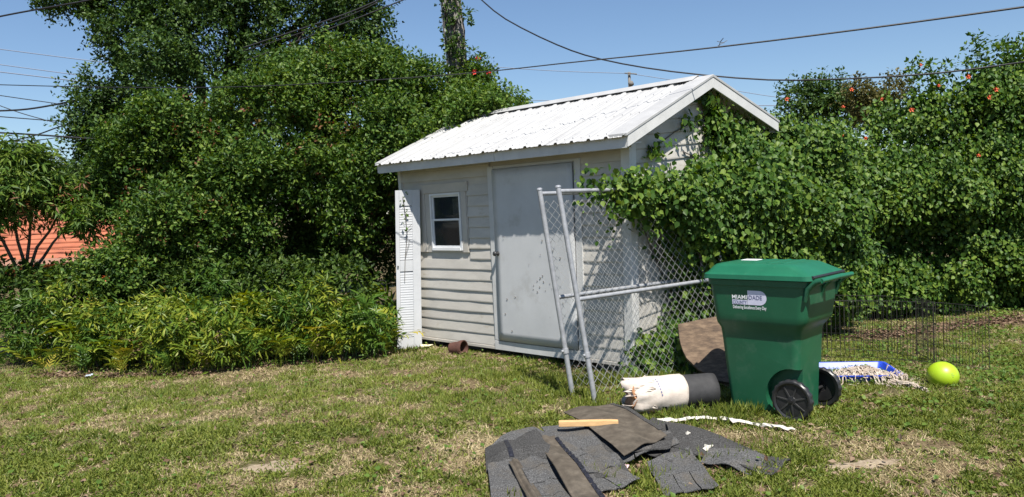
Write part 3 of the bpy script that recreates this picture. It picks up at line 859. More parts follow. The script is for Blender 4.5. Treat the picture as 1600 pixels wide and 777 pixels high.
shingle([(806, 722), (842, 706), (905, 796), (852, 800)], (.075, .085, .04, .04), M_SHING, 'pale speckled shingle with square tabs between the two brown strips', slits=False, seed=14,
        extra=lambda t, S2: [MB().grid(lambda s_, q, k=k: S2(.02 + .96 * s_, .02 + k * .25 + .235 * q) + np.array([0, 0, .007]), 4, 4).build('tab', M_SHING, t, solid=.005) for k in range(4)])
shingle([(795, 722), (808, 716), (862, 800), (836, 804)], (.085, .09, .05, .05), M_SBACK, 'narrow brown shingle strip at the near left of the heap', slits=False, seed=15)
shingle([(836, 684), (866, 682), (950, 790), (905, 795)], (.105, .11, .05, .05), M_SBACK, 'long brown shingle strip with tarred right edge running to the near edge of the photo', slits=False, bend=lambda u, v: .02 * math.sin(v * 3.1), seed=16,
        extra=lambda t, S2: [MB().grid(lambda s_, q: S2(.93 + .16 * s_, .05 + .93 * q) + np.array([0, 0, .004 + .004 * math.sin(q * 90)]), 2, 60).build('tar_edge', M_TAR, t, solid=.008)])
# timber stick
a_, b_ = gp(873, 662, .135), gp(966, 660, .135)
d_ = (b_ - a_); L_ = np.linalg.norm(d_); d_ /= L_; n_ = np.cross([0, 0, 1], d_)
q = MB(); q.loft([[a_ + d_ * x + n_ * (y * w_) + np.array([0, 0, z_ * w_]) for y, z_ in ((-.026, -.019), (.026, -.019), (.028, .018), (-.025, .02))] for x, w_ in ((0, .97), (.02, 1), (L_ * .5, 1.02), (L_ - .05, 1), (L_, .82))])
tag(q.build('timber_stick', M_STICK, loc=a_, bevel=.003), 'short raw yellow timber stick lying across the brown shingle sheet', 'stick')

# white torn strip on the grass, scraps
pts = [(1020, 656), (1060, 657), (1090, 653), (1130, 655), (1165, 661), (1205, 666), (1243, 672)]
q = MB(); vs = []; rr = random.Random(4); NS = 36
for i in range(NS):
    t_ = i / (NS - 1) * (len(pts) - 1); k = min(int(t_), len(pts) - 2); f = t_ - k
    x, y = pts[k][0] * (1 - f) + pts[k + 1][0] * f, pts[k][1] * (1 - f) + pts[k + 1][1] * f
    w_ = (.014 + .016 * abs(math.sin(i * .37 + 1))) * rr.uniform(.5, 1.3) * (1 if 1 < i < NS - 2 else .4); c_ = gp(x, y, .036 + .008 * math.sin(i * .7) + rr.uniform(-.004, .004))
    vs += [c_ + np.array([rr.uniform(-.01, .01), w_, rr.uniform(-.006, .012)]), c_ + np.array([0, 0, rr.uniform(.006, .022)]), c_ + np.array([rr.uniform(-.01, .01), -w_ * rr.uniform(.7, 1.2), rr.uniform(-.008, .006)])]
q.add(vs, [(i * 3 + j, i * 3 + j + 1, i * 3 + j + 4, i * 3 + j + 3) for i in range(NS - 1) for j in range(2)])
tag(q.build('torn_strip', M_WHITE, loc=gp(1020, 656), solid=.004), 'long torn white strip lying in the grass in front of the bin', 'scrap')


def scrap(px, py, s_, m_, name, label, cat='scrap', seed=0, h=.02):
    c_ = gp(px, py, .0); rr = random.Random(seed); k = 9; vs = [c_ + np.array([0, 0, h * 1.6])]
    for j in range(k):
        a = 2 * math.pi * j / k; r_ = s_ * rr.uniform(.55, 1.1); vs.append(c_ + np.array([r_ * math.cos(a), r_ * .8 * math.sin(a), h * rr.uniform(.5, 1.9)]))
    q = MB(); q.add(vs, [(0, 1 + j, 1 + (j + 1) % k) for j in range(k)]); o = q.build(name, m_, loc=c_, solid=.006)
    return tag(o, label, cat)


scrap(1108, 707, .05, M_WHITE, 'paper_scrap', 'crumpled white scrap tucked against the right tip of the shingle heap', seed=1, h=.03)
scrap(1075, 692, .03, M_WHITE, 'paper_scrap', 'small white scrap lying on the middle of the shingle heap', seed=21, h=.05)
scrap(979, 734, .025, mat('pink paper', [(.3, (.6, .35, .42)), (.7, (.75, .6, .62))], 12, .7), 'paper_scrap', 'small pinkish scrap at the near side of the shingle heap', seed=3)
scrap(95, 584, .06, M_WHITE, 'paper_scrap', 'whitish scrap at the foot of the ferns on the far left', seed=4)
scrap(140, 590, .045, mat('blue grey paper', [(.3, (.3, .35, .42)), (.7, (.45, .5, .56))], 12, .7), 'paper_scrap', 'blue-grey scrap on the lawn edge before the ferns', seed=5)
scrap(665, 546, .10, M_FOAM, 'foam_scrap', 'pale yellow foam scrap on the ground beside the foot of the shutter', seed=6, h=.035)

# ------------------------------------------------------------------ timber slab propped behind the bin
q = MB()
cs = [at(1060, 508, 7.35), at(1148, 490, 7.30), at(1150, 600, 7.05), at(1124, 598, 7.02), at(1090, 566, 7.1)]
def slab(s_, t_):
    top = at(1059 + 90 * s_, 508 - 18 * s_, 7.5)
    bot = at(1122 + 30 * s_, 596 + 4 * s_, 7.0)
    p = top * (1 - t_) + bot * t_
    sag = np.array([-.10 * math.sin(t_ * 3.14) * (1 - s_), 0, -.06 * math.sin(t_ * 3.14) * (1 - s_)])
    return p + sag + np.array([0, .012 * math.sin(5 * s_ + 3 * t_), .006 * math.sin(23 * t_)])
q.grid(slab, 8, 10)
tag(q.build('timber_slab', M_SLAB, loc=gp(1120, 600), solid=.035, bevel=.004), 'weathered brown timber slab propped against the gate behind the bin', 'timber')

# ------------------------------------------------------------------ clay pot lying by the shed
pc = gp(716, 556) + np.array([0, .03, .085]); pax = np.array([.88, -.46, .05]); pax /= np.linalg.norm(pax); pq = np.cross(pax, [0, 0, 1]); pq /= np.linalg.norm(pq); pu = np.cross(pq, pax)
q = MB(); n_ = 24
q.loft([[pc + pax * x + (pq * math.cos(2 * math.pi * j / n_) + pu * math.sin(2 * math.pi * j / n_)) * r_ for j in range(n_)] for x, r_ in ((-.10, .03), (-.10, .07), (.04, .09), (.041, .098), (.085, .10), (.085, .088), (.05, .08), (-.02, .072), (-.03, .02))])
tag(q.build('clay_pot', M_POT, loc=gp(716, 556), auto=40), 'small rusty brown clay pot lying on its side at the foot of the shed', 'pot')

# ------------------------------------------------------------------ blue tray with mop yarn
tA, tB, tC = gp(1291, 602, .0), gp(1412, 601, .0), gp(1386, 567, .0)
tx = (tB - tA); lx = .74; tx /= np.linalg.norm(tx); ty = np.array([-tx[1], tx[0], 0]); ty = ty * .97 + tx * .02; ly = .62
to = tB - tx * lx
T_ = lambda x, y, z: to + tx * x + ty * y + np.array([0, 0, z])
tray = empty('plastic_tray', to + tx * lx / 2 + ty * ly / 2, 'shallow blue plastic tray lying on the lawn behind the bin wheels', 'tray')


def rr2(x0, x1, y0, y1, r_, z, n=4):
    out = []
    for cx, cy, a0 in ((x1 - r_, y1 - r_, 0), (x0 + r_, y1 - r_, 90), (x0 + r_, y0 + r_, 180), (x1 - r_, y0 + r_, 270)):
        for i in range(n + 1):
            a = R(a0 + 90 * i / n); out.append(T_(cx + r_ * math.cos(a), cy + r_ * math.sin(a), z))
    return out


q = MB(); q.loft([rr2(.03, lx - .03, .03, ly - .03, .04, .012), rr2(.0, lx, 0, ly, .05, .075), rr2(-.012, lx + .012, -.012, ly + .012, .055, .078), rr2(-.012, lx + .012, -.012, ly + .012, .055, .088), rr2(.01, lx - .01, .01, ly - .01, .045, .086), rr2(.045, lx - .045, .045, ly - .045, .03, .03)], caps=False)
q.build('rim', M_BLUEP, tray, auto=40)
q = MB(); q.box(.02, lx - .02, .02, ly - .02, .022, .031, T_); q.build('base', M_TRAYIN, tray)
q = MB(); rr = random.Random(9)
for i in range(230):
    k = i / 230
    if k < .72: x0, y0 = rr.gauss(.42, .15), rr.gauss(.22, .10)
    else: x0, y0 = rr.uniform(.55, .80), rr.uniform(-.05, .2)
    ang = rr.gauss(-.75, .8); ln = rr.uniform(.08, .26); pts = []
    for j in range(7):
        t_ = j / 6; x = x0 + math.cos(ang) * ln * t_ + rr.gauss(0, .010); y = y0 + math.sin(ang) * ln * t_ + rr.gauss(0, .010)
        x = min(max(x, .05), 1.1)
        inside = (x < lx - .02 and y > .02)
        hmax = .05 + .075 * math.exp(-((x - .46) ** 2 + (y - .24) ** 2) / .03)
        zz = (hmax if inside else (.095 if (x < lx + .03 and y > -.04) else .03)) * rr.uniform(.55, 1.05)
        pts.append(T_(x, y, zz))
    q.tube(pts, rr.uniform(.004, .0075), 4)
for i in range(40):                          # tail of yarn trailing onto the grass
    pts = []; o1 = rr.gauss(0, .025)
    s0 = rr.uniform(0, .5); s1 = s0 + rr.uniform(.25, .5)
    for j in range(7):
        t_ = s0 + (s1 - s0) * j / 6; p = np.array(gp(1385 + 75 * t_, 605 + 20 * t_ - 6 * math.sin(t_ * 3), 0)); pts.append(p + np.array([rr.gauss(0, .012), o1 + rr.gauss(0, .012), .03 + rr.uniform(0, .035)]))
    q.tube(pts, rr.uniform(.004, .007), 4)
tag(q.build('mop_yarn', M_ROPE, loc=T_(.45, .2, 0)), 'tangle of dirty off-white mop yarn spilling over the blue tray edge', 'mop head')

# ------------------------------------------------------------------ ball
bc = gp(1472, 608) + np.array([.03, .04, .108]); br = .130
me = bpy.data.meshes.new('rubber_ball'); bm = bmesh.new(); bmesh.ops.create_uvsphere(bm, u_segments=48, v_segments=32, radius=br)
for v in bm.verts: v.co.z *= .95
bm.to_mesh(me); bm.free()
for p in me.polygons: p.use_smooth = True
ball = link('rubber_ball', me, M_BALL, None, bc); tag(ball, 'lime yellow-green rubber ball sitting on the lawn', 'ball')
q = MB()
fdir = np.array([-.22, -.85, .47]); fdir /= np.linalg.norm(fdir)
for (dx, dz, w_, h_) in ((.045, .045, .020, .006), (.05, .03, .026, .005), (.05, .016, .014, .004), (-.005, -.088, .004, .016)):
    def spot(s_, t_, dx=dx, dz=dz, w_=w_, h_=h_):
        x, zz = dx + (s_ - .5) * w_, dz + (t_ - .5) * h_
        rt = np.array([.96, -.28, 0]); upn = np.cross(rt, np.array([-.28, -.96, 0])) * -1
        if upn[2] < 0: upn = -upn
        d0 = np.array([-.25, -.97, 0])
        d = d0 * math.sqrt(max(1e-6, br ** 2 - x * x - zz * zz)) + rt * x + np.array([0, 0, zz]); d = d / np.linalg.norm(d)
        return bc + d * [1, 1, .95] * (br + .0012)
    q.grid(spot, 4, 3)
q.build('printed_mark', mat('grey green print', [(.3, (.20, .28, .04)), (.7, (.26, .34, .06))], 20, .6), ball)

# ------------------------------------------------------------------ folding wire pen
M_PEN = mat('black enamelled wire', [(.3, (.016, .015, .014)), (.7, (.04, .036, .032))], 20, .45)
pen_pts = [gp(1546, 583), gp(1475, 572), (3.72, 7.95, 0), (3.12, 8.12, 0), (2.62, 8.42, 0)]
pen_pts2 = [(4.20, 7.66, 0), (4.02, 8.23, 0), (3.48, 8.52, 0), (2.9, 8.64, 0)]
pen = empty('wire_pen', gp(1475, 572), 'black folding wire pet pen standing on the lawn behind the ball', 'pen')


def panel(p0, p1, h=.63):
    p0 = np.array(p0, float); p1 = np.array(p1, float); d = p1 - p0; ln = np.linalg.norm(d)
    q = MB(); pz = np.array([0, 0, 1.0])
    for zz in (.03, h): q.tube([p0 + pz * zz, p1 + pz * zz], .0032, 5)
    for e in (p0, p1): q.tube([e + pz * .0, e + pz * h], .0036, 5)
    fr_ = q.build('panel', M_PEN, pen)
    n_ = 14
    for i in range(1, n_):
        w = MB(); e = p0 + d * i / n_; w.tube([e + pz * .03, e + pz * h], .0022, 4); w.build('bar', M_PEN, fr_)
    for zz in (h * .33, h * .9):
        w = MB(); w.tube([p0 + pz * zz + np.array([0, -.004, 0]), p1 + pz * zz + np.array([0, -.004, 0])], .0021, 4); w.build('cross_wire', M_PEN, fr_)


for P_ in (pen_pts, pen_pts2):
    for i in range(len(P_) - 1): panel(P_[i], P_[i + 1])
panel(np.array(pen_pts[1]) + [-.06, .03, 0], np.array(pen_pts[1]) + [.02, .56, 0])

# ------------------------------------------------------------------ leaf machinery
LEAF_OVAL = (np.array([[0, 0, 0], [.42, .29, .06], [1, 0, -.06], [.42, -.29, .06]]), np.array([[0, 1, 2], [0, 2, 3]]))
LEAF_LONG = (np.array([[0, 0, 0], [.4, .13, .03], [1, 0, -.16], [.4, -.13, .03]]), np.array([[0, 1, 2], [0, 2, 3]]))
LEAF_HEART = (np.array([[-.06, .24, .03], [.36, .45, .06], [1, 0, -.08], [.36, -.45, .06], [-.06, -.24, .03]]), np.array([[0, 4, 2], [0, 2, 1], [4, 3, 2]]))


def unit(a): return a / np.maximum(1e-9, np.linalg.norm(a, axis=-1, keepdims=True))


def leaf_cloud(pos, ldir, nrm, size, tpl):
    tv, tf = tpl; ldir = unit(ldir); nrm = nrm - ldir * (nrm * ldir).sum(-1, keepdims=True); nrm = unit(nrm); bt = np.cross(nrm, ldir)
    V = pos[:, None] + size[:, None, None] * (tv[None, :, 0:1] * ldir[:, None] + tv[None, :, 1:2] * bt[:, None] + tv[None, :, 2:3] * nrm[:, None])
    T = tf[None] + (np.arange(len(pos)) * len(tv))[:, None, None]
    return V.reshape(-1, 3), T.reshape(-1, 3)


def shell_twigs(blobs, n, seed, gap=.42, gscale=1.6, inner=.18, front=.25):
    """twig bases on and inside lumpy ellipsoids; noise opens dark gaps"""
    rg = np.random.default_rng(seed); bl = np.array(blobs, float)          # x y z rx ry rz
    w = (bl[:, 3] * bl[:, 5] + bl[:, 3] * bl[:, 4] + bl[:, 4] * bl[:, 5]); w /= w.sum()
    idx = rg.choice(len(bl), n, p=w); d = unit(rg.normal(size=(n, 3)))
    back = d[:, 1] > front; d[back & (rg.random(n) < .75), 1] *= -1
    rad = np.where(rg.random(n) < inner, rg.uniform(.45, .8, n), rg.uniform(.8, 1.04, n))
    q = vnoise(d + idx[:, None] * 3.7, 1.3, seed, 2); rad = rad * (.82 + .36 * q)
    c = bl[idx, :3] + d * rad[:, None] * bl[idx, 3:6]
    keep = vnoise(c, gscale, seed + 3, 2) > gap * rg.uniform(.75, 1.15, n)
    keep &= c[:, 2] > .05
    # drop twigs buried deep in other blobs
    deep = np.zeros(n, bool)
    for b_ in bl:
        deep |= (((c - b_[:3]) / b_[3:6]) ** 2).sum(1) < .40
    keep &= ~(deep & (rg.random(n) < .8))
    return c[keep], d[keep]


def lumps(blobs, seed, k=17, s_=.33):
    rg = np.random.default_rng(seed + 500); out = []
    for b_ in blobs:
        b_ = np.array(b_[:6], float); kk = max(5, int(k * min(1.3, b_[3:6].mean() / .8)))
        for _ in range(kk):
            d = unit(rg.normal(size=3) + np.array([0, -.35, .2]))
            if d[1] > .5: d[1] *= -1
            r_ = s_ * rg.uniform(.65, 1.25); out.append((*(b_[:3] + d * b_[3:6] * rg.uniform(.55, 1.02)), *(b_[3:6] * r_ * np.array([1, 1, .82]))))
    return out


def inner_twigs(blobs, n, seed):
    rg = np.random.default_rng(seed + 900); bl = np.array([q[:6] for q in blobs], float); idx = rg.integers(0, len(bl), n); d = unit(rg.normal(size=(n, 3)))
    c = bl[idx, :3] + d * (rg.uniform(.2, .72, n) ** .6)[:, None] * bl[idx, 3:6]; k = c[:, 2] > .05
    return c[k], d[k]


def crown(blobs, n_twigs, seed, size=.06, per=14, tlen=.3, tpl=LEAF_OVAL, gap=.42, gscale=1.6, inner=.18, droop=0.0, flat=.55, upbias=.5, lump=False):
    rg = np.random.default_rng(seed + 99)
    c, d = shell_twigs(lumps(blobs, seed) if lump else blobs, n_twigs, seed, gap * (1.16 if lump else 1), gscale * (.9 if lump else 1), .06 if lump else inner, .4)
    if lump:
        c2, d2 = inner_twigs(blobs, int(n_twigs * .14), seed); c = np.concatenate([c, c2]); d = np.concatenate([d, d2])
    n = len(c)
    td = unit(d * .8 + rg.normal(size=(n, 3)) * .55 + np.array([0, 0, upbias]))
    t = rg.uniform(-.1, 1, (n, per)); ang = rg.uniform(0, 2 * np.pi, (n, per))
    a = unit(np.cross(td, rg.normal(size=(n, 3)))); b_ = np.cross(td, a)
    out = a[:, None] * np.cos(ang)[..., None] + b_[:, None] * np.sin(ang)[..., None]
    tl = tlen * rg.uniform(.6, 1.3, (n, 1, 1))
    pos = c[:, None] + td[:, None] * t[..., None] * tl + out * .02
    ld = out + td[:, None] * .6 + rg.normal(size=out.shape) * .25; ld[..., 2] -= droop
    nr = np.array([0, 0, 1.0]) * flat + td[:, None] * .35 + rg.normal(size=out.shape) * .5
    sz = size * rg.uniform(.6, 1.25, (n, per))
    return leaf_cloud(pos.reshape(-1, 3), ld.reshape(-1, 3), nr.reshape(-1, 3), sz.ravel(), tpl)


def join(parts):
    Vs, Ts, o = [], [], 0
    for V, T in parts: Vs.append(V); Ts.append(T + o); o += len(V)
    return np.concatenate(Vs), np.concatenate(Ts)


def leaf_obj(name, VT, m_, parent=None, loc=(0, 0, 0)):
    V, T = VT; o0 = np.array(parent.location if parent is not None else loc, float)
    return link(name, tri_mesh(name, V - o0, T), m_, parent, None if parent is not None else o0)


def blob(px, py, Y, rx, ry=None, rz=None):
    c = at(px, py, Y); return (c[0], c[1], c[2], rx, ry or rx * .8, rz or rx)


def limbs(bm, base, tips, r0, seed):
    rg = random.Random(seed); base = Vector([float(c) for c in base])
    for tp in tips:
        tp = Vector([float(c) for c in tp]); pts = []; n = 7
        for i in range(n):
            t = i / (n - 1); p = base.lerp(tp, t); p.z += (tp.z - base.z) * .12 * math.sin(t * math.pi)
            p += Vector((rg.uniform(-1, 1), rg.uniform(-1, 1), rg.uniform(-.5, .5))) * .09 * (tp - base).length * .3 * math.sin(t * math.pi); pts.append(p)
        bm.tube(pts, [r0 * (1 - .8 * i / (n - 1)) for i in range(n)], 7)
        for k in range(3):
            s0 = pts[rg.randint(2, 5)]; e = s0 + Vector((rg.uniform(-1, 1), rg.uniform(-1, 1), rg.uniform(-.1, 1))) * (tp - base).length * .25
            bm.tube([s0, (s0 + e) / 2 + Vector((0, 0, .05)), e], [r0 * .3, r0 * .2, r0 * .07], 5)


def tree(name, base, blobs, label, m_, n, seed, size, trunk_r=.14, fork=.35, tpl=LEAF_OVAL, per=14, tlen=.3, gap=.42, gscale=1.6, cat='tree', extra=None, inner=.18, droop=0.0, group=None, lump=True):
    base = np.array(base, float)
    t = empty(name, base, label, cat, group)
    V, T = crown(blobs, n, seed, size, per, tlen, tpl, gap, gscale, inner, droop, lump=lump); leaf_obj('crown', (V, T), m_, t)
    top = np.mean(np.array(blobs)[:, :3], axis=0); fk = base * (1 - fork) + top * fork; fk[2] = base[2] + (top[2] - base[2]) * fork
    b = MB(); pts = [base + (fk - base) * i / 5 + np.array([.05 * math.sin(i * 2 + seed), .04 * math.sin(i * 3), 0]) for i in range(6)]
    pts[0] = base - np.array([0, 0, .1])
    b.tube(pts, [trunk_r * (1.35 - .10 * i) if i == 0 else trunk_r * (1.1 - .08 * i) for i in range(6)], 10)
    limbs(b, pts[-1], [np.array(q[:3]) + np.array([0, 0, q[5] * .5]) for q in blobs], trunk_r * .55, seed)
    b.build('trunk', M_BARK, t, smooth=True)
    if extra: extra(t)
    return t


# ---- tall oak at the back left
oak_b = [blob(380, 20, 16, 2.1, 1.6, 1.5), blob(235, 55, 15.5, 1.25, 1.2, 1.1), blob(205, 185, 15.5, 1.0, .9, .85), blob(500, 45, 16, 1.45, 1.4, 1.1),
         blob(340, 150, 15.5, 1.6, 1.4, 1.3), blob(165, 205, 15.5, .6, .6, .5), blob(560, -10, 15.8, 1.1, .9, .75), blob(175, 270, 15.8, .65, .6, .6),
         blob(430, -110, 16, 2.2, 1.6, 1.3), blob(250, -60, 15.8, 1.5, 1.2, 1.0), blob(110, 8, 15, .8, .35, .12), blob(600, 95, 15.8, .25, .25, .12)]
g0 = gp(330, 472); oakbase = np.array([at(330, 300, 16)[0], 16.0, 0])
tree('oak_tree', oakbase, oak_b, 'tall dark oak tree at the back left, its crown leaving the top of the photo', M_OAK, 20000, 31, .078, .24, .45, per=12, tlen=.34, gap=.43, gscale=1.1, inner=.12)

# ---- big glossy shrub trees in front of it
ch = [blob(262, 325, 11.5, .92, .9, .95), blob(300, 255, 11.6, 1.15, 1.0, 1.0), blob(430, 235, 11.6, 1.15, 1.0, .95), blob(300, 385, 11.0, 1.0, .8, .9), blob(420, 345, 12.6, 1.0, .6, .85), blob(450, 410, 12.2, .9, .5, .6), blob(235, 400, 11, .5, .5, .5), blob(240, 420, 10.8, .8, .6, .5)]
tree('shrub_tree', (at(300, 400, 11.6)[0], 11.7, 0), ch, 'big bushy tree left of the shed with coppery leaf tips, before the tall oak', M_CHERRY, 17500, 41, .066, .12, .3, per=14, gap=.43, gscale=1.5,
     extra=lambda t: leaf_obj('new_leaves', crown(ch, 700, 44, .055, 7, .22, LEAF_OVAL, .5, 2.2, 0.0), M_NEWLEAF, t))
ch2 = [blob(545, 160, 12.2, .85, .8, .8), blob(565, 260, 11.6, 1.0, .9, .95), blob(655, 185, 12.8, .72, .7, .85), blob(530, 345, 12.5, .9, .6, .9), blob(610, 320, 12.8, .7, .6, .8), blob(590, 400, 12.4, .8, .5, .6), blob(680, 240, 12.6, .8, .7, .7), blob(470, 130, 12.8, .6, .6, .5)]
tree('shrub_tree', (at(570, 400, 11.9)[0], 12.1, 0), ch2, 'glossy round-topped tree directly behind the left end of the shed', M_CHERRY, 15000, 51, .066, .12, .3, per=14, gap=.44, gscale=1.5,
     extra=lambda t: leaf_obj('new_leaves', crown(ch2, 500, 54, .055, 7, .22, LEAF_OVAL, .5, 2.2, 0.0), M_NEWLEAF, t))
# leafy vine mass spilling over the back of the roof, round the pole foot
rv = [blob(735, 185, 12.6, .55, .5, .45), blob(775, 180, 12.4, .4, .4, .22), blob(700, 225, 12.2, .45, .4, .22), blob(740, 145, 13.0, .3, .3, .35)] + [(*P(a, q, z_), r1, r1, r1 * .7) for a, q, z_, r1 in ((3.62, 1.25, 3.06, .24), (3.30, 1.33, 3.10, .20), (3.72, .8, 2.86, .2), (3.05, 1.42, 3.08, .14), (3.78, .45, 2.7, .14), (3.55, 1.0, 2.98, .16))]
t = empty('roof_vine', rv[2][:2] + (0,), 'light green leafy vine spilling over the rear left edge of the shed roof', 'vine')
leaf_obj('foliage', crown(rv, 2600, 61, .07, 12, .25, LEAF_OVAL, .36, 2.0), M_MANGO, t)
b = MB()
for i in range(5):
    p0 = np.array(rv[i % 4][:3]); g1 = np.array([p0[0] + .1 * i, p0[1] + .2, 0]); b.tube([g1, (g1 + p0) / 2 + np.array([.1, 0, .1]), p0], [.03, .022, .01], 6)
b.build('stem', M_BARK, t, smooth=True)

# ---- mango-leaved bush far left, in front of the orange house
mg = [blob(22, 305, 10.6, .55, .5, .46), blob(115, 318, 10.8, .34, .35, .22), blob(-60, 320, 10.6, .7, .6, .6), blob(60, 300, 10.7, .4, .4, .3), blob(128, 345, 10.7, .22, .2, .14)]
tree('mango_tree', (at(10, 400, 10.7)[0], 10.8, 0), mg, 'large-leaved bright green young tree at the far left before the orange house', M_MANGO, 1700, 71, .13, .05, .45, LEAF_LONG, per=12, tlen=.3, gap=.4, gscale=2, droop=.5,
     extra=lambda t: leaf_obj('new_leaves', crown([blob(115, 300, 10.8, .25, .3, .12), blob(40, 335, 10.5, .4, .4, .16)], 36, 74, .10, 9, .25, LEAF_LONG, .3, 2, 0, .8), M_NEWLEAF, t))

# ---- far trees
tree('far_tree', (at(40, 300, 34)[0], 34, 0), [blob(40, 262, 34, 1.0, 1, .8), blob(20, 275, 34, .8, .8, .6), blob(55, 285, 34, .9, .9, .7)], 'small dull green distant tree left of the tall oak, nearer the photo edge', M_FAR, 900, 81, .17, .15, .6, per=10, tlen=.6, gap=.36, gscale=.8)
tree('far_tree', (at(108, 300, 31)[0], 31, 0), [blob(108, 290, 31, .85, .9, .65), blob(95, 300, 31, .8, .8, .6), blob(135, 300, 31, .7, .7, .5)], 'small dull green distant tree just left of the tall oak crown', M_FAR, 900, 82, .16, .15, .6, per=10, tlen=.6, gap=.36, gscale=.8)
tree('far_tree', (at(1270, 250, 19)[0], 19, 0), [blob(1275, 165, 19, .75, .7, .45), blob(1235, 185, 19, .45, .5, .4), blob(1320, 180, 19, .7, .7, .5)], 'dark green tree top showing above the vine hedge right of the shed gable', M_OAK, 1200, 83, .09, .15, .7, per=12, tlen=.35, gap=.4, gscale=1.4)
tree('far_tree', (at(1370, 250, 17)[0], 17, 0), [blob(1350, 160, 17, .55, .6, .35), blob(1390, 150, 17, .5, .5, .32)], 'brownish green tree top behind the middle of the vine hedge', leafmat('olive leaf', [(.05, .055, .015), (.09, .09, .025), (.12, .10, .03)]), 700, 84, .08, .12, .7, per=12, tlen=.3, gap=.4, gscale=1.4)


# ---- vine hedge
def vine_leaves(blobs, n, seed, size=.075, per=9, gap=.4, gscale=1.7, inner=.1):
    rg = np.random.default_rng(seed + 7)
    if len(blobs) > 10:
        c, d = shell_twigs(lumps(blobs, seed, 15, .36), n, seed, gap * 1.0, gscale * .8, .05, .4); c2, d2 = inner_twigs(blobs, int(n * .16), seed); c = np.concatenate([c, c2]); d = np.concatenate([d, d2])
    else: c, d = shell_twigs(blobs, n, seed, gap, gscale, inner)
    n = len(c)
    pos = c[:, None] + rg.normal(size=(n, per, 3)) * np.array([.09, .05, .09])
    nr = d[:, None] * .7 + np.array([.15, -.55, .55]) + rg.normal(size=(n, per, 3)) * .42
    ld = np.array([0, -.25, -.75]) + rg.normal(size=(n, per, 3)) * .55
    sz = size * rg.uniform(.5, 1.25, (n, per))
    return leaf_cloud(pos.reshape(-1, 3), ld.reshape(-1, 3), nr.reshape(-1, 3), sz.ravel(), LEAF_HEART)


hb = []
tops = [(1180, 266), (1240, 202), (1300, 188), (1360, 178), (1420, 163), (1480, 146), (1540, 122), (1600, 105), (1670, 95)]
for i, (x, ty_) in enumerate(tops):
    Yc = 11.2 + .15 * math.sin(i * 2.1) - (.5 if i == 0 else 0)
    hb.append(blob(x, ty_ + 58, Yc, .62, .55, .55))
    hb.append(blob(x + 20, ty_ + 130, Yc - .12, .68, .6, .6))
    hb.append(blob(x, 330, Yc - .2 + .1 * math.sin(i * 4), .70, .6, .65))
    hb.append(blob(x + 20, 415, Yc - .15, .66, .6, .55))
    hb.append(blob(x, 465, Yc - .2, .5, .5, .35))
hb += [blob(1488, 172, 11.0, .55, .5, .42), blob(1440, 190, 11.0, .5, .5, .4), blob(1550, 160, 11.0, .5, .5, .42)]
hedge = empty('vine_hedge', gp(1420, 485), 'tall dense hedge of grape-leaved vine with orange flowers along the right side', 'hedge')
leaf_obj('foliage', vine_leaves(hb, 39000, 101, .056, 8, .51, 1.4), M_VINE, hedge)
backb = [blob(x, y, 12.1, .8, .45, .7) for x in range(1190, 1700, 70) for y in (330, 420)]
leaf_obj('inner_foliage', crown(backb, 2600, 107, .10, 9, .25, LEAF_OVAL, .15, 2, .5), M_VINE, hedge)
b = MB(); rr = random.Random(12)
for i in range(26):
    p0 = gp(rr.uniform(1200, 1650), 470); p0 = np.array([p0[0], 11.3 + rr.uniform(-.3, .4), -.05]); tp = p0 + np.array([rr.uniform(-.4, .4), rr.uniform(-.2, .2), rr.uniform(1.8, 2.9)])
    b.tube([p0, p0 * .6 + tp * .4 + np.array([.12, .05, 0]), tp], [.03, .022, .010], 5)
b.build('stem', M_BARK, hedge, smooth=True)
# upright sprigs on top
sp = [blob(1440, 128, 11.1, .16, .12, .30), blob(1448, 150, 11.1, .2, .14, .2), blob(1462, 122, 11.1, .10, .10, .2), blob(1545, 95, 11.0, .28, .2, .20), blob(1520, 88, 11, .08, .08, .25), blob(1590, 88, 11, .2, .2, .22), blob(1500, 112, 11, .14, .12, .15)]
leaf_obj('top_sprigs', crown(sp, 230, 103, .075, 7, .14, LEAF_OVAL, .2, 2), M_VINE, hedge)


def flower(parent, p, s_=.05, m_=None, seed=0):
    rr = random.Random(seed); q = MB(); p = np.array(p, float)
    for k in range(6):
        a = 2 * math.pi * k / 6 + rr.uniform(-.3, .3); d = np.array([math.cos(a), -.5, math.sin(a) * .9]); t_ = np.array([-math.sin(a), 0, math.cos(a)])
        q.add([p, p + d * s_ * .6 + t_ * s_ * .28, p + d * s_ * rr.uniform(.9, 1.25) + np.array([0, -.01, 0]), p + d * s_ * .6 - t_ * s_ * .28], [(0, 1, 2), (0, 2, 3)])
    q.tube([p + np.array([0, .03, 0]), p + np.array([0, -s_ * .6, .01])], [.006, .012], 5)
    return q.build('flower', m_ or M_FLOWER, parent)


for i, (x, y, Y) in enumerate([(1423, 172, 10.45), (1317, 167, 10.7), (1318, 213, 10.5), (1528, 243, 10.45), (1512, 120, 10.5), (1438, 102, 10.95), (1229, 155, 10.8), (1352, 216, 10.45), (1545, 152, 10.4), (1377, 155, 10.6), (1258, 238, 10.3), (1250, 250, 10.3), (1555, 140, 10.4), (1466, 134, 10.6), (1330, 140, 10.8)]):
    flower(hedge, at(x, y, Y), (.040, .026, .034, .03)[i % 4], None, i)

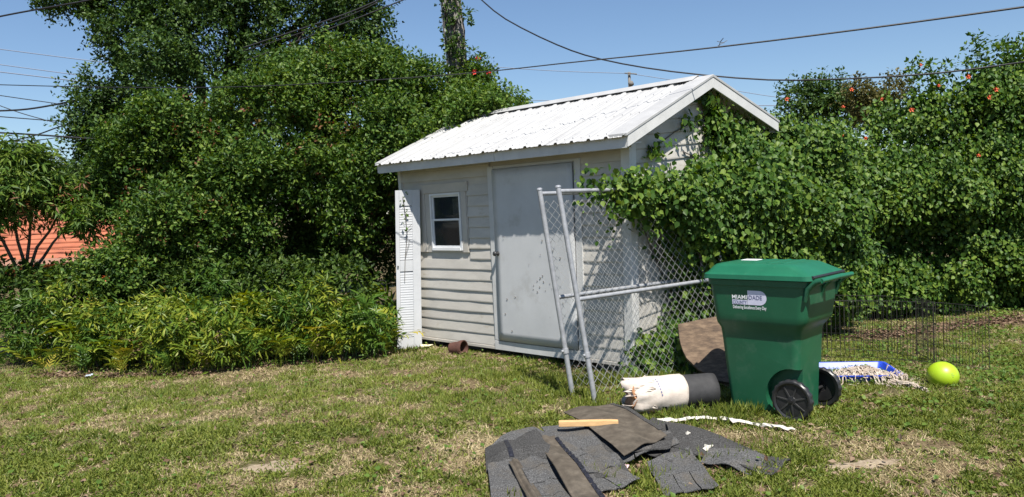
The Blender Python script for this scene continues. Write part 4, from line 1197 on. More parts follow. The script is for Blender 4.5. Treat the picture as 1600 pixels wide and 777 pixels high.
# ---- vine mound climbing over the gates up to the gable
mb = [blob(985, 305, 7.35, .16, .12, .10), blob(1040, 310, 7.75, .26, .2, .16), blob(1100, 305, 8.05, .34, .28, .24), blob(1165, 310, 8.4, .42, .35, .34), blob(1215, 330, 8.9, .55, .45, .5), blob(1085, 350, 7.95, .26, .2, .22),
      blob(1150, 375, 8.35, .36, .3, .32), blob(1210, 420, 8.9, .45, .4, .45), blob(1270, 350, 9.6, .6, .5, .6), blob(1290, 430, 9.8, .5, .45, .45), blob(1185, 265, 8.9, .40, .3, .36), blob(1240, 265, 9.7, .55, .45, .5), blob(1205, 470, 8.7, .4, .35, .35), blob(1140, 440, 8.35, .26, .22, .28)]
mound = empty('vine_mound', gp(1190, 520), 'bright green grape-leaved vine mound sprawling over the gates in front of the shed gable', 'vine')
leaf_obj('foliage', vine_leaves(mb, 12500, 111, .057, 9, .36, 2.2), M_VINE, mound)
tw = [blob(1020, 300, 7.45, .16, .1, .10), blob(1050, 345, 7.75, .2, .1, .14), blob(945, 300, 7.2, .12, .08, .10), blob(960, 345, 7.35, .10, .06, .16), blob(1010, 345, 7.6, .14, .08, .14), blob(1060, 395, 7.95, .14, .1, .2), blob(1100, 480, 8.2, .2, .14, .2), blob(1060, 540, 8.0, .22, .14, .14), blob(1130, 540, 8.0, .2, .2, .2), blob(930, 285, 7.25, .08, .05, .05)]
leaf_obj('trailing_sprays', vine_leaves(tw, 150, 113, .06, 7, .2, 3), M_VINE, mound)
lowv = [(*P(-.16, bq, zq), .28, .12, .30) for bq, zq in ((.65, .35), (.8, .9), (1.0, 1.35), (1.2, .5), (1.3, 1.0), (1.6, .4), (1.7, 1.0), (1.7, 1.5), (2.1, .6), (2.1, 1.2), (.22, .12), (.45, .2), (.1, .02))]
leaf_obj('low_foliage', vine_leaves(lowv, 2600, 117, .060, 8, .36, 2.2), M_VINE, mound)
b = MB()
for i in range(14):
    p0 = np.array([1.9 + rr.uniform(-.3, .5), 8.3 + rr.uniform(-.1, .5), -.03]); q_ = mb[i % len(mb)]; tp = np.array(q_[:3])
    b.tube([p0, (p0 + tp) / 2 + np.array([rr.uniform(-.1, .1), 0, .1]), tp], [.02, .015, .007], 5)
b.build('stem', M_BARK, mound, smooth=True)

# ---- vine on the gable itself
gv = empty('gable_vine', P(0, 1.9, 0), 'leafy vine clinging to the upper right of the shed gable under the roof peak', 'vine')
rgv = np.random.default_rng(5); pts = []; nr = []
def gpath(pts_, n, sp):
    out = []
    for _ in range(n):
        k = rgv.integers(0, len(pts_) - 1); t_ = rgv.random(); bq = pts_[k][0] * (1 - t_) + pts_[k + 1][0] * t_ + rgv.normal() * sp; zq = pts_[k][1] * (1 - t_) + pts_[k + 1][1] * t_ + rgv.normal() * sp
        out.append((bq, zq))
    return out
cl = gpath([(1.36, 2.78), (1.50, 2.66), (1.62, 2.50), (1.78, 2.36), (2.0, 2.2), (2.2, 2.05)], 95, .07) + gpath([(1.7, 2.45), (1.45, 2.30), (1.2, 2.12), (1.0, 1.95)], 24, .04) + gpath([(1.5, 2.66), (1.1, 2.55), (.9, 2.46)], 9, .05) \
    + gpath([(1.75, 2.4), (2.3, 2.25), (2.55, 2.0)], 130, .13) + gpath([(1.9, 2.2), (1.6, 1.95), (1.3, 1.8)], 28, .08) + gpath([(.25, 2.22), (.42, 2.26), (.62, 2.28)], 7, .03) + gpath([(2.0, 2.0), (2.2, 1.8), (2.5, 1.6)], 80, .15)
A_ = []
for bq, zq in cl:
    if zq > rooftop(bq) - .13: zq = rooftop(bq) - .13 - .05 * rgv.random()
    for _ in range(8): A_.append(P(-.03 - .14 * rgv.random(), bq + rgv.normal() * .05, zq + rgv.normal() * .05))
A_ = np.array(A_); n_ = len(A_); gn = -SU
V_, T__ = leaf_cloud(A_, np.array([0, 0, -.8]) + rgv.normal(size=(n_, 3)) * .5, gn + np.array([0, 0, .35]) + rgv.normal(size=(n_, 3)) * .45, .062 * rgv.uniform(.5, 1.3, n_), LEAF_HEART)
leaf_obj('foliage', (V_, T__), M_VINE, gv)
b = MB()
for path in ([(2.3, .6), (2.2, 1.5), (2.0, 2.1), (1.7, 2.42), (1.4, 2.75)], [(1.9, .8), (1.7, 1.7), (1.3, 2.1), (.95, 2.2)], [(1.75, 2.4), (1.2, 2.52), (.8, 2.42), (.3, 2.24)], [(2.3, 1.6), (2.5, 2.1)], [(1.0, 1.6), (.75, 1.9), (.7, 2.1)]):
    b.tube([P(-.035, q[0], q[1]) for q in path], .006, 5)
b.build('stem', M_BARK, gv, smooth=True)
# small creepers on shutter and door jamb
cr = empty('creeper', S(0, -.02, 0), 'thin creeper with few leaves climbing the face of the white shutter', 'vine')
b = MB(); stem = [S(-.05, -.01, .9), S(-.04, -.012, 1.2), S(-.01, -.012, 1.5), S(-.03, -.012, 1.75), S(-.06, -.012, 1.98)]
b.tube(stem, .004, 5); b.tube([S(-.02, -.012, 1.55), S(.05, -.02, 1.62)], .003, 4); b.tube([S(-.04, -.012, 1.2), S(.02, -.02, 1.42)], .003, 4); b.build('stem', M_BARK, cr)
pp = np.array([S(-.05 + rgv.normal() * .035, -.02 - .03 * rgv.random(), 1.45 + .6 * (i / 16) ** .7) for i in range(16)])
leaf_obj('leaves', leaf_cloud(pp, rgv.normal(size=(16, 3)), np.array([0, -1, .4]) + rgv.normal(size=(16, 3)) * .4, .05 * rgv.uniform(.6, 1.3, 16), LEAF_OVAL), M_VINE, cr)
cr = empty('creeper', P(SL - .2, -.1, 0), 'leafy sprig growing in the gap between shutter and shed window', 'vine')
b = MB(); b.tube([P(3.36, -.06, .05), P(3.38, -.08, .6), P(3.36, -.06, 1.1), P(3.33, -.07, 1.7)], .005, 5); b.build('stem', M_BARK, cr)
pp = np.array([P(3.36 + rgv.normal() * .03, -.09 + rgv.normal() * .03, z_ + rgv.normal() * .05) for z_ in np.repeat([.3, .62, .68, 1.1, 1.35, 1.6, 1.68], 7)])
leaf_obj('leaves', leaf_cloud(pp, rgv.normal(size=(len(pp), 3)), np.array([0, -.6, .6]) + rgv.normal(size=(len(pp), 3)) * .4, .07 * rgv.uniform(.6, 1.3, len(pp)), LEAF_OVAL), M_SHRUBL, cr)

# ------------------------------------------------------------------ fern bank at left, every frond its own part
def frond_mesh(seed, m_):
    rr = random.Random(seed); L = 1.0; n = 7; V = []; F = []
    arch = rr.uniform(.22, .5)
    def spine(t): return np.array([arch * t ** 2.0, 0, t * (1 - .28 * t ** 2)])
    w = .010
    for i in range(n + 1):
        p = spine(i / n); V += [tuple(p + [0, w * (1 - i / n * .8), 0]), tuple(p - [0, w * (1 - i / n * .8), 0])]
    for i in range(n): F.append((2 * i, 2 * i + 1, 2 * i + 3, 2 * i + 2))
    t = .30; k = 0
    while t < .98:
        for sgn in (1, -1):
            p = spine(t); tg = spine(min(1, t + .03)) - spine(t - .03); tg /= np.linalg.norm(tg)
            ln = (.36 if t < .8 else .26) * rr.uniform(.8, 1.15) * (1 if t > .45 else .8); d = np.array([0, sgn, 0]) * .72 + tg * .72; d /= np.linalg.norm(d)
            s_ = tg * .026; o = len(V)
            dz = np.array([0, 0, -.05 * rr.uniform(.4, 1.8)])
            V += [tuple(p - s_), tuple(p + d * ln * .5 - s_ * 1.15 + dz * .2), tuple(p + d * ln + dz), tuple(p + d * ln * .5 + s_ * 1.15 + dz * .2), tuple(p + s_)]
            F += [(o, o + 1, o + 3, o + 4), (o + 1, o + 2, o + 3)]
        t += .135
    p = spine(1); o = len(V); tg = spine(1) - spine(.94); tg /= np.linalg.norm(tg)
    V += [tuple(p - [0, .025, 0]), tuple(p + tg * .16), tuple(p + [0, .025, 0])]; F.append((o, o + 1, o + 2))
    me = bpy.data.meshes.new('frond'); me.from_pydata([tuple(float(c) for c in q) for q in V], [], F); me.update(); me.materials.append(m_)
    return me


M_FERN2 = leafmat('deep green frond', [(.03, .075, .012), (.06, .12, .018), (.10, .16, .025)], rough=.4, spread=.5)
M_FERN3 = leafmat('yellowing frond', [(.20, .19, .03), (.32, .29, .04), (.36, .28, .06)], rough=.45, spread=.5)
FM = [frond_mesh(i, M_FERN) for i in range(5)] + [frond_mesh(20 + i, M_FERN2) for i in range(3)] + [frond_mesh(40, M_FERN3), frond_mesh(41, leafmat('dead frond', [(.12, .08, .045), (.22, .15, .08), (.32, .24, .13)], rough=.8, spread=.5))]
ORD = 'first second third fourth fifth sixth seventh eighth ninth tenth eleventh twelfth thirteenth fourteenth fifteenth sixteenth seventeenth eighteenth nineteenth twentieth'.split()
rr = random.Random(77); spots = []
for row, (n_, dy) in enumerate(((19, .10), (16, .45), (15, .8), (13, 1.15))):
    for i in range(n_):
        x = -10 + (i + .5) * 625 / n_ + rr.uniform(-12, 12)
        yb = 586 - 10 * max(0, (x - 300)) / 100 * .95 if x > 300 else 586 - (8 if x < 60 else 0)
        p = gp(x, yb); spots.append((p[0] + rr.uniform(-.06, .06), p[1] + dy + rr.uniform(-.1, .1), row, x))
for i, (x, y, row, px) in enumerate(spots):
    tone = rr.random()
    t = empty('fern', (x, y, 0), None, 'fern', 'ferns banked along the left edge of the lawn')
    t['label'] = ('front row fern of the bank beside the lawn, %s from the left' % ORD[i]) if row == 0 else 'fern in the %s row of the fern bank, half hidden by the ferns before it' % ('second', 'third', 'rearmost')[row - 1]
    hgt = rr.uniform(.40, .62) + .12 * row
    if px < 330 and row < 2: hgt *= .85
    for k in range(rr.randint(7, 9)):
        if tone < .22 or (row > 1 and rr.random() < .4): me = FM[5 + rr.randint(0, 2)]
        elif rr.random() < .12: me = FM[8] if rr.random() < .6 else FM[9]
        else: me = FM[rr.randint(0, 4)]
        o = link('frond', me, None, t); s_ = hgt * rr.uniform(.7, 1.15)
        o.scale = (s_, s_ * 1.15, s_); o.rotation_euler = (rr.gauss(0, .18), rr.gauss(.02, .2), rr.uniform(0, 6.28)); o.location = (rr.gauss(0, .05), rr.gauss(0, .05), 0)
# low shrubs behind the ferns
for i, (bl, lab) in enumerate([([blob(30, 464, 10.5, .55, .4, .33), blob(-40, 460, 10.5, .5, .4, .36)], 'low leafy shrub at the far left edge below the orange house'),
                               ([blob(120, 462, 10.7, .55, .4, .34), blob(190, 450, 10.6, .45, .4, .35)], 'low leafy shrub with one red bloom below the end of the orange house'),
                               ([blob(260, 455, 10.6, .5, .4, .35), blob(320, 450, 10.6, .45, .4, .35)], 'low dark shrub behind the ferns under the big bushy tree'),
                               ([blob(420, 450, 10.7, .55, .4, .33), blob(520, 450, 10.8, .55, .4, .33)], 'low dark shrub behind the ferns nearest the white shutter')]):
    t = empty('low_shrub', (bl[0][0], bl[0][1], 0), lab, 'shrub', None)
    leaf_obj('foliage', crown(bl, 700, 201 + i, .075, 11, .24, LEAF_OVAL, .33, 2.4), M_SHRUBL, t)
    b = MB(); limbs(b, (bl[0][0], bl[0][1], 0), [q[:3] for q in bl], .02, i); b.build('stem', M_BARK, t)
    if i == 1: flower(t, at(167, 435, 10.1), .05, M_FLOWER, 5)
M_BROAD = leafmat('lime broad leaf', [(.055, .108, .012), (.125, .185, .021), (.27, .275, .036)], rough=.45)
for i in range(13):
    px = 15 + i * 47 + rr.uniform(-12, 12); p = gp(px, 586 - max(0, (px - 300)) * .095); y_ = p[1] + rr.uniform(.15, .8); zt = rr.uniform(.20, .42) + (y_ - p[1]) * .32; rx = rr.uniform(.20, .34)
    t = empty('leafy_bush', (p[0], y_, 0), 'lime green long-leaved bush among the ferns, %s counting left from the white shutter' % ORD[12 - i], 'shrub', 'bushes among the ferns')
    leaf_obj('foliage', crown([(p[0], y_, zt, rx, rx * .8, zt * .72)], 95, 700 + i, .105, 9, .22, LEAF_LONG, .33, 3.0, .1, .25), M_BROAD if i % 3 else M_FERN2, t)
    b = MB(); limbs(b, (p[0], y_, -.02), [(p[0] + rr.uniform(-.15, .15), y_ + rr.uniform(-.1, .1), zt * 1.2) for _ in range(3)], .009, i); b.build('stem', M_BARK, t)
# dead stalks sticking out of the ferns
for i, (x0, y0, x1, y1) in enumerate([(235, 560, 234, 512)]):
    p0 = gp(x0, 575); p1 = at(x1, y1, p0[1] + .1); q = MB(); q.tube([p0, (p0 + p1) / 2 + np.array([.02, 0, 0]), p1], [.011, .009, .005], 6)
    tag(q.build('dead_stalk', mat('dead stalk', [(.3, (.28, .22, .14)), (.7, (.42, .35, .24))], 9, .8) if i == 0 else MATS['dead stalk'], loc=p0), 'short pale dry stub standing at the front of the ferns', 'stalk')

# ------------------------------------------------------------------ utility pole with vines, far pole, cables
pb = at(735, 300, 13); pt = at(700, -60, 13); pole0 = np.array([pb[0] + .06, 13, -.1])
up_ = empty('utility_pole', pole0, 'thick grey utility pole wrapped in vines rising behind the shed roof', 'utility pole')
b = MB(); b.tube([pole0, pb, pt], [.175, .165, .15], 16); b.build('pole', M_POLE, up_, smooth=True)
b = MB(); sd = np.array([-.16, -.1, 0]); b.tube([pole0 + sd, pb + sd, pt + sd], .028, 8); b.build('conduit', mat('blue grey conduit', [(.3, (.25, .28, .33)), (.7, (.32, .35, .4))], 9, .6), up_, smooth=True)
pb2 = []
for k in range(17):
    t_ = k / 16; c_ = pb * (1 - t_) + pt * t_; pb2.append((c_[0] + .17 * math.sin(k * 2.2), 12.85, c_[2], .10, .10, .16))
leaf_obj('vine_leaves', crown(pb2, 420, 301, .07, 8, .14, LEAF_OVAL, .36, 3), M_OAK, up_)
b = MB()
for k in range(4):
    b.tube([pb * (1 - t_) + pt * t_ + np.array([.17 * math.sin(k * 1.6 + 9 * t_), -.17, 0]) for t_ in np.linspace(-.3, 1, 22)], .012, 5)
b.build('vine_stem', M_BARK, up_, smooth=True)
for i, (x, y) in enumerate([(747, 92), (741, 113), (764, 115)]):
    flower(up_, at(x, y, 12.6), .05, M_REDFL, 50 + i)
leaf_obj('vine_leaves', crown([blob(752, 110, 12.7, .14, .1, .25), blob(765, 125, 12.7, .1, .1, .12)], 60, 305, .065, 7, .12, LEAF_OVAL, .2, 3), M_VINE, up_)

fp = at(984, 150, 60); fp0 = np.array([fp[0], 60, 0])
f_ = empty('utility_pole', fp0, 'small distant utility pole showing above the shed roof ridge', 'utility pole')
b = MB(); b.tube([fp0, at(983, 113, 60)], .11, 8); b.build('pole', M_POLE, f_, smooth=True)
b = MB(); b.tube([at(987, 117, 60) + np.array([-.15, -.15, -.6]), at(987, 133, 60)], .2, 8); b.build('transformer', M_POLE, f_, smooth=True)
b = MB(); b.tube([at(976, 114.5, 59.8), at(995, 116, 59.8)], .05, 6); b.build('crossarm', M_POLE, f_)
fa0 = at(36, 214, 50); q = MB(); base_ = np.array([fa0[0], 50, 0]); q.tube([base_, fa0], .04, 5); q.tube([at(33, 222, 50), at(39, 222, 50)], .03, 4); q.tube([at(33, 235, 50), fa0], .02, 4)
tag(q.build('aerial_mast', M_CABLE2, loc=base_), 'thin distant aerial mast above the small trees at the far left', 'mast')


def cable(pts, Y0, Y1, rad, label, m_=None):
    """pts: photo pixels along the wire, spread from distance Y0 to Y1"""
    n = len(pts); X = [p[0] for p in pts]
    tt = np.linspace(0, 1, 28); xs = np.array(X, float); ys = np.array([p[1] for p in pts], float); u = np.linspace(0, 1, n)
    # smooth interpolation through the points
    def cr(u_):
        k = min(int(u_ * (n - 1)), n - 2); f = u_ * (n - 1) - k; i0, i1, i2, i3 = max(k - 1, 0), k, k + 1, min(k + 2, n - 1)
        h = lambda a: .5 * ((2 * a[i1]) + (-a[i0] + a[i2]) * f + (2 * a[i0] - 5 * a[i1] + 4 * a[i2] - a[i3]) * f * f + (-a[i0] + 3 * a[i1] - 3 * a[i2] + a[i3]) * f ** 3)
        return h(xs), h(ys)
    P3 = []
    for u_ in tt:
        x, y = cr(u_); P3.append(at(x, y, 1 / ((1 - u_) / Y0 + u_ / Y1)))
    q = MB(); q.tube(P3, rad, 6); o = q.build('overhead_cable', m_ or M_CABLE, loc=P3[0], smooth=True)
    return tag(o, label, 'cable', None)


cable([(1700, -3), (1600, 11), (1360, 44), (1120, 74), (900, 97), (715, 116), (430, 134), (200, 137), (-60, 131)], 7.0, 10.2, [.0115 - .0058 * min(1, i / 16) for i in range(28)], 'thickest black cable crossing the whole sky from the right edge to the left')
cable([(748, -4), (790, 30), (870, 70), (940, 93), (1050, 112), (1200, 125), (1330, 123), (1470, 114), (1600, 97), (1680, 84)], 12.6, 8.0, .0105, 'thin black cable sagging from the pole over the shed peak to the vine hedge')
cable([(-30, 32), (30, 20), (120, 4), (160, -4)], 13, 13, .014, 'short black cable at the very top left corner')
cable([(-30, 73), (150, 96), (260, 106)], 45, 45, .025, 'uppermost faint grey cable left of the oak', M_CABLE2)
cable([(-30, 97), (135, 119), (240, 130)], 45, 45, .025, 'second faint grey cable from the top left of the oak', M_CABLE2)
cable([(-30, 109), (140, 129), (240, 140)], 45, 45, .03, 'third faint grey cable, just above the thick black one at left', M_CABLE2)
cable([(-30, 145), (60, 158), (130, 167), (220, 172)], 22, 22, .012, 'thin dark cable just below the thick black one at left')
cable([(-30, 174), (40, 171), (110, 159), (160, 148), (230, 138)], 15, 15, .017, 'dark cable rising to the right into the oak')
cable([(-30, 154), (30, 176), (90, 193), (130, 205)], 22, 22, .013, 'thin dark cable falling to the right across its neighbours left of the oak')
cable([(-30, 180), (100, 190), (220, 196)], 20, 20, .013, 'level dark cable halfway between the two thick ones left of the oak')
cable([(-30, 206), (60, 211), (145, 217), (220, 221)], 14, 14, .016, 'lower thick black cable left of the oak')
cable([(-30, 231), (50, 213), (100, 196), (170, 178), (260, 160)], 17, 17, .014, 'dark cable rising steeply to the right across the lower thick one')
cable([(-30, 223), (60, 219), (130, 208), (200, 198)], 24, 24, .013, 'fine cable rising gently across the lower thick one left of the oak')
cable([(-30, 234), (60, 234), (140, 231)], 26, 26, .013, 'fine level cable below the lower thick one at left')
cable([(-30, 231), (60, 243), (130, 252)], 26, 26, .013, 'lowest fine cable at left, sloping down towards the small far trees')
cable([(380, 75), (450, 52), (540, 22), (610, -8)], 13.2, 13.2, .013, 'upper of the three dark cables crossing the oak crown')
cable([(385, 95), (470, 62), (560, 28), (640, -4)], 13.2, 13.2, .011, 'lower of the three dark cables crossing the oak crown')
cable([(380, 80), (460, 55), (540, 27), (590, 4)], 13.3, 13.3, .009, 'middle and thinnest of the three dark cables crossing the oak crown')
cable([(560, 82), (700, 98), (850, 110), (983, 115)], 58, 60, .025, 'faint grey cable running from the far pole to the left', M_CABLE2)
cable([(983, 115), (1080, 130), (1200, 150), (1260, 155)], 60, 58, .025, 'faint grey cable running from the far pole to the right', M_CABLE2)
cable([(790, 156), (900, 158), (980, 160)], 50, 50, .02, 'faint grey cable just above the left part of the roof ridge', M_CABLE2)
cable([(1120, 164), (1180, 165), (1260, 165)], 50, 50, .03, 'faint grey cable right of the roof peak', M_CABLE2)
# twig caught on the thick cable
c_ = at(1126, 73, 8.0); q = MB()
q.tube([c_ + np.array([-.02, 0, 0]), c_ + np.array([.0, 0, .05]), c_ + np.array([.03, 0, .085])], .004, 5); q.tube([c_ + np.array([-.03, 0, .01]), c_ + np.array([.07, 0, .06])], .003, 5); q.tube([c_ + np.array([-.035, 0, .055]), c_ + np.array([.04, 0, .035])], .003, 5)
tag(q.build('caught_twig', M_CABLE, loc=c_), 'small dark forked twig caught on the thick cable above the shed peak', 'twig')

# ------------------------------------------------------------------ orange house at far left
hY = 24.0
hp = lambda x, y, dY=0: at(x, y, hY + dY)
e0 = hp(-120, 404); e1 = hp(150, 404); ez = 1.0
hx0, hx1 = e0[0], hp(168, 400)[0]
house = empty('orange_house', (hx0 + 2, hY, 0), 'low orange house with orange pitched roof behind the far left bushes', 'house')
eave_z = hp(60, 408)[2] + .05
q = MB(); q.box(hx0, hx1 - .3, hY + .5, hY + 6, 0, eave_z); q.build('wall', M_STUCCO, house)
rzz = hp(100, 296)[2]
q = MB(); q.add([(hx0 - .3, hY, eave_z), (hx1, hY, eave_z), (hx1, hY + 7, eave_z), (hx0 - .3, hY + 7, eave_z), (hx0 - .3, hY + 3.5, rzz), (hx1 - .6, hY + 3.5, rzz)], [(0, 1, 5, 4), (3, 4, 5, 2), (0, 4, 3), (1, 2, 5), (0, 3, 2, 1)]); roof = q.build('roof', M_RTILE, house)
for k in range(14):
    zz0 = k / 14; q = MB(); y_ = hY + 3.5 * zz0; z_ = eave_z + (rzz - eave_z) * zz0
    q.box(hx0 - .3, hx1 - .55 * zz0, y_ - .02, y_ + .27, z_ + .0, z_ + rr.uniform(.02, .05)); q.build('tile_course', M_RTILE, roof)
q = MB(); q.box(hx0 - .3, hx1 + .02, hY - .05, hY - .02, eave_z - .16, eave_z + .02); q.build('eave_fascia', mat('pale orange paint', [(.3, (.42, .22, .16)), (.7, (.5, .28, .2))], 4, .6), house)

# ------------------------------------------------------------------ lawn
def in_shed(x, y):
    d = np.stack([x - SC0[0], y - SC0[1]], -1); a = d @ SU[:2]; bq = d @ SV[:2]
    return (a > -.02) & (a < SL + .05) & (bq > .05) & (bq < SW)


def edge_y(x):                               # far edge of mown grass on the left (fern bank)
    return np.where(x < -1.2, 9.35 + .25 * np.sin(x * 2), 30)


def scatter(n, seed, y0=4.0, y1=10.8):
    rg = np.random.default_rng(seed)
    y = y0 + (y1 - y0) * rg.random(n) ** 1.35; x = (rg.random(n) * 2 - 1) * (y * .70 + .25)
    return x, y, rg


def soil_mask(x, y):
    m_ = np.ones_like(x)
    for px, py, rx, ry in SOIL:
        c = gp(px, py); d = ((x - c[0]) / (rx * .95)) ** 2 + ((y - c[1]) / (ry * .95)) ** 2; m_ = np.minimum(m_, np.clip((d - .35) / 1.0, .06, 1))
    return m_


def greenness(x, y):
    p = np.stack([x, y, np.zeros_like(x)], -1)
    g = vnoise(p, .7, 5, 2) * .45 + vnoise(p, 3.2, 6, 4) * .90 - .19
    g += .16 * np.exp(-((x + 3.2) ** 2 / 4.0 + (y - 6.3) ** 2 / 3.0))                       # greener at left
    g += .24 * np.exp(-((x - .1) ** 2 / 1.2 + (y - 8.0) ** 2 / 2.2))                        # by the shed
    g += .42 * np.exp(-((x - 3.8) ** 2 / 5 + (y - 7.4) ** 2 / 4.5))                          # right rear
    g -= .15 * np.exp(-((x + 1.1) ** 2 / 2.2 + (y - 5.5) ** 2 / 1.2))                        # worn middle
    g -= .14 * np.exp(-((x - 2.8) ** 2 / 1.5 + (y - 5.0) ** 2 / .5))
    return g


def shade_zone(x, y): return (x < -1.3) & (y > edge_y(x))


def blades(n, seed, kind, part=0):
    x, y, rg = scatter(n, seed)
    g = greenness(x, y); sm_ = soil_mask(x, y); pr = rg.random(n)
    p3 = np.stack([x, y, np.zeros_like(x)], -1); fine = vnoise(p3, 7, 9, 2)
    if kind == 'green': keep = pr < np.clip((g - .28) * 3.0, .10, 1) * sm_ * np.clip((fine - .30) * 4.0, .06, 1)
    else: keep = pr < np.clip((.72 - g) * 2.2, .2, .9) * sm_ * np.clip((.75 - fine) * 3.5, .15, 1)
    keep &= ~in_shed(x, y) & ~(shade_zone(x, y) & (pr > .2)) & (y < 10.6)
    x, y, g = x[keep], y[keep], g[keep]; n = len(x)
    th = rg.uniform(0, 2 * np.pi, n)
    if kind == 'green':
        el = np.clip(rg.normal(.75, .3, n), .1, 1.4); ln = rg.uniform(.02, .062, n) * (.75 + .5 * np.clip(g, 0, 1)); wd = rg.uniform(.0020, .0042, n)
    else:
        el = np.clip(rg.normal(.28, .3, n), -.02, 1.2); ln = rg.uniform(.02, .075, n); wd = rg.uniform(.0016, .0032, n)
    wd = wd * (.8 + y / 12)
    d = np.stack([np.cos(th) * np.cos(el), np.sin(th) * np.cos(el), np.sin(el)], -1); sdv = np.stack([-np.sin(th), np.cos(th), rg.normal(0, .3, n)], -1)
    b0 = np.stack([x, y, gh(x, y) - .003], -1)
    mid = b0 + d * ln[:, None] * .55; tip = b0 + d * ln[:, None]; tip[:, 2] -= ln * .18
    tip[:, 2] = np.maximum(tip[:, 2], b0[:, 2] + .004)
    if kind != 'green':
        V = np.stack([b0 + sdv * wd[:, None], tip, b0 - sdv * wd[:, None]], 1).reshape(-1, 3); return V, np.arange(3 * n).reshape(-1, 3)
    far = y > 6.4
    if part == 1:
        b0, sdv, wd, tip = b0[far], sdv[far], wd[far], tip[far]
        return np.stack([b0 + sdv * wd[:, None], tip, b0 - sdv * wd[:, None]], 1).reshape(-1, 3), np.arange(3 * len(b0)).reshape(-1, 3)
    b0, sdv, wd, tip, mid = b0[~far], sdv[~far], wd[~far], tip[~far], mid[~far]; n = len(b0)
    V = np.stack([b0, mid + sdv * wd[:, None], tip, mid - sdv * wd[:, None]], 1).reshape(-1, 3)
    i = np.arange(n)[:, None, None] * 4; T = (np.array([[0, 1, 2], [0, 2, 3]])[None] + i).reshape(-1, 3)
    return V, T


o = leaf_obj('green_grass', join([blades(860000, 401, 'green', q_) for q_ in (0, 1)]), M_GRASS); tag(o, 'patchy green lawn grass', 'grass', kind='stuff')
o = leaf_obj('dry_grass', blades(800000, 402, 'dry'), M_STRAW); tag(o, 'dry straw coloured lawn grass', 'grass', kind='stuff')
# broadleaf weeds, thicker at right rear and along edges
x, y, rg_ = scatter(60000, 403); g = greenness(x, y)
wz = .05 + .9 * np.clip((x - 2.0) / 2.0, 0, 1) * np.clip((y - 5.2) / 1.5, 0, 1) + .6 * np.exp(-((y - 9.3) ** 2) / .2) * (x < -1.2) + .5 * np.exp(-((x - 1.3) ** 2 + (y - 7.2) ** 2) / .5)
fine = vnoise(np.stack([x, y, x * 0], -1), 3, 12, 2)
k = (rg_.random(len(x)) < wz * np.clip((fine - .3) * 3, .05, 1) * soil_mask(x, y)) & ~in_shed(x, y) & ~shade_zone(x, y) & (y < 10.6)
x, y = x[k], y[k]; n_ = len(x); pos = np.stack([x, y, gh(x, y) + rg_.uniform(.01, .06, n_)], -1)
o = leaf_obj('lawn_weeds', leaf_cloud(pos, rg_.normal(size=(n_, 3)) * [1, 1, .3], np.array([0, 0, 1.0]) + rg_.normal(size=(n_, 3)) * .35, rg_.uniform(.018, .042, n_), LEAF_HEART), M_WEED); tag(o, 'low broad-leaved weeds in the lawn', 'weeds', kind='stuff')
# tall tufts round the objects left lying about
tuft = []
for (px, py, n_, s_) in [(985, 640, 260, .10), (1060, 650, 200, .10), (1150, 650, 260, .12), (1250, 655, 160, .1), (1120, 660, 220, .09), (895, 618, 200, .10), (930, 630, 200, .1), (1130, 720, 120, .10), (985, 745, 150, .10), (640, 550, 160, .08), (700, 562, 100, .05), (760, 572, 100, .05), (850, 585, 120, .05), (960, 600, 380, .12), (1040, 600, 300, .13), (880, 600, 300, .1), (800, 590, 260, .09), (1010, 665, 120, .09), (1180, 700, 120, .09), (1300, 605, 120, .09), (1400, 605, 120, .07), (1470, 612, 120, .07)]:
    c = gp(px, py); r_ = np.random.default_rng(px + py); n2 = n_
    xx = c[0] + r_.normal(0, .14, n2); yy = c[1] + r_.normal(0, .07, n2)
    th = r_.uniform(0, 6.28, n2); el = np.clip(r_.normal(1.05, .25, n2), .3, 1.5); ln = s_ * r_.uniform(.5, 1.25, n2); d = np.stack([np.cos(th) * np.cos(el), np.sin(th) * np.cos(el), np.sin(el)], -1)
    b0 = np.stack([xx, yy, gh(xx, yy) - .004], -1)
    ok = ~in_shed(xx, yy)
    tuft.append(leaf_cloud(b0[ok], d[ok], r_.normal(size=(int(ok.sum()), 3)) + np.array([0, 0, .3]), ln[ok], (np.array([[0, 0, 0], [.5, .045, .0], [1, 0, -.10], [.5, -.045, .0]]), LEAF_OVAL[1])))
tr_ = random.Random(8)
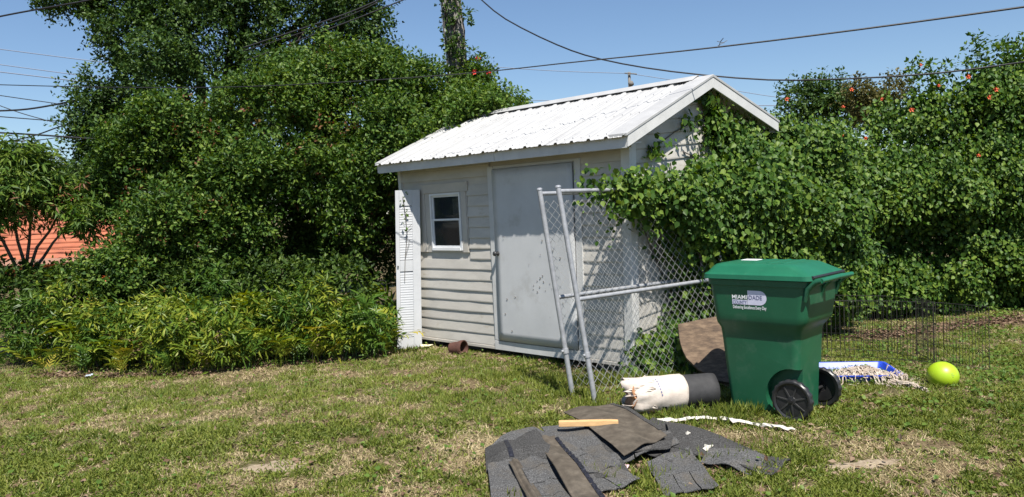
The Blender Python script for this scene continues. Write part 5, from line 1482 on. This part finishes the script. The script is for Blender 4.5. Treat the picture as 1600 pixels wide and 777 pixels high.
for k_ in range(420):
    yy0 = 4.4 + 5.2 * tr_.random() ** 1.3; xx0 = tr_.uniform(-1, 1) * (yy0 * .7 + .2)
    if greenness(np.array([xx0]), np.array([yy0]))[0] < .38 or in_shed(np.array([xx0]), np.array([yy0]))[0] or (xx0 < -1.2 and yy0 > 9.1): continue
    r_ = np.random.default_rng(k_ + 5000); n2 = int(r_.integers(18, 60)); sp_ = r_.uniform(.02, .06)
    xx = xx0 + r_.normal(0, sp_, n2); yy = yy0 + r_.normal(0, sp_, n2); th = r_.uniform(0, 6.28, n2); el = np.clip(r_.normal(.8, .3, n2), .2, 1.5); ln = r_.uniform(.04, .095, n2)
    d = np.stack([np.cos(th) * np.cos(el), np.sin(th) * np.cos(el), np.sin(el)], -1)
    tuft.append(leaf_cloud(np.stack([xx, yy, gh(xx, yy) - .004], -1), d, r_.normal(size=(n2, 3)) + np.array([0, 0, .4]), ln, (np.array([[0, 0, 0], [.5, .055, .0], [1, 0, -.12], [.5, -.055, .0]]), LEAF_OVAL[1])))
o = leaf_obj('grass_tufts', join(tuft), M_GRASS); tag(o, 'longer uncut grass round the things lying on the lawn', 'grass', kind='stuff')
# dead leaves: bare strip behind the pen, fern foot, general litter
r_ = np.random.default_rng(55); ps = []
for (px0, py0, px1, py1, n_, sp) in [(1370, 522, 1600, 500, 4200, .13), (1330, 527, 1440, 518, 1500, .11), (60, 590, 330, 582, 1500, .07), (330, 580, 620, 552, 500, .06), (960, 720, 1000, 745, 120, .12), (1110, 735, 1150, 715, 260, .1), (690, 555, 980, 590, 250, .1)]:
    p0, p1 = gp(px0, py0), gp(px1, py1); t_ = r_.random((n_, 1)); q = p0 + (p1 - p0) * t_; q[:, 0] += r_.normal(0, sp, n_); q[:, 1] += r_.normal(0, sp, n_); ps.append(q)
x, y, r2 = scatter(4200, 404); ps.append(np.stack([x, y, x * 0], -1))
ps = np.concatenate(ps); ps = ps[~in_shed(ps[:, 0], ps[:, 1])]; n_ = len(ps); ps[:, 2] = gh(ps[:, 0], ps[:, 1]) + r_.uniform(.004, .03, n_)
o = leaf_obj('leaf_litter', leaf_cloud(ps, r_.normal(size=(n_, 3)) * [1, 1, .25], np.array([0, 0, 1.0]) + r_.normal(size=(n_, 3)) * .4, r_.uniform(.02, .06, n_), LEAF_OVAL), M_LITTER); tag(o, 'scattered brown dead leaves', 'leaf litter', kind='stuff')
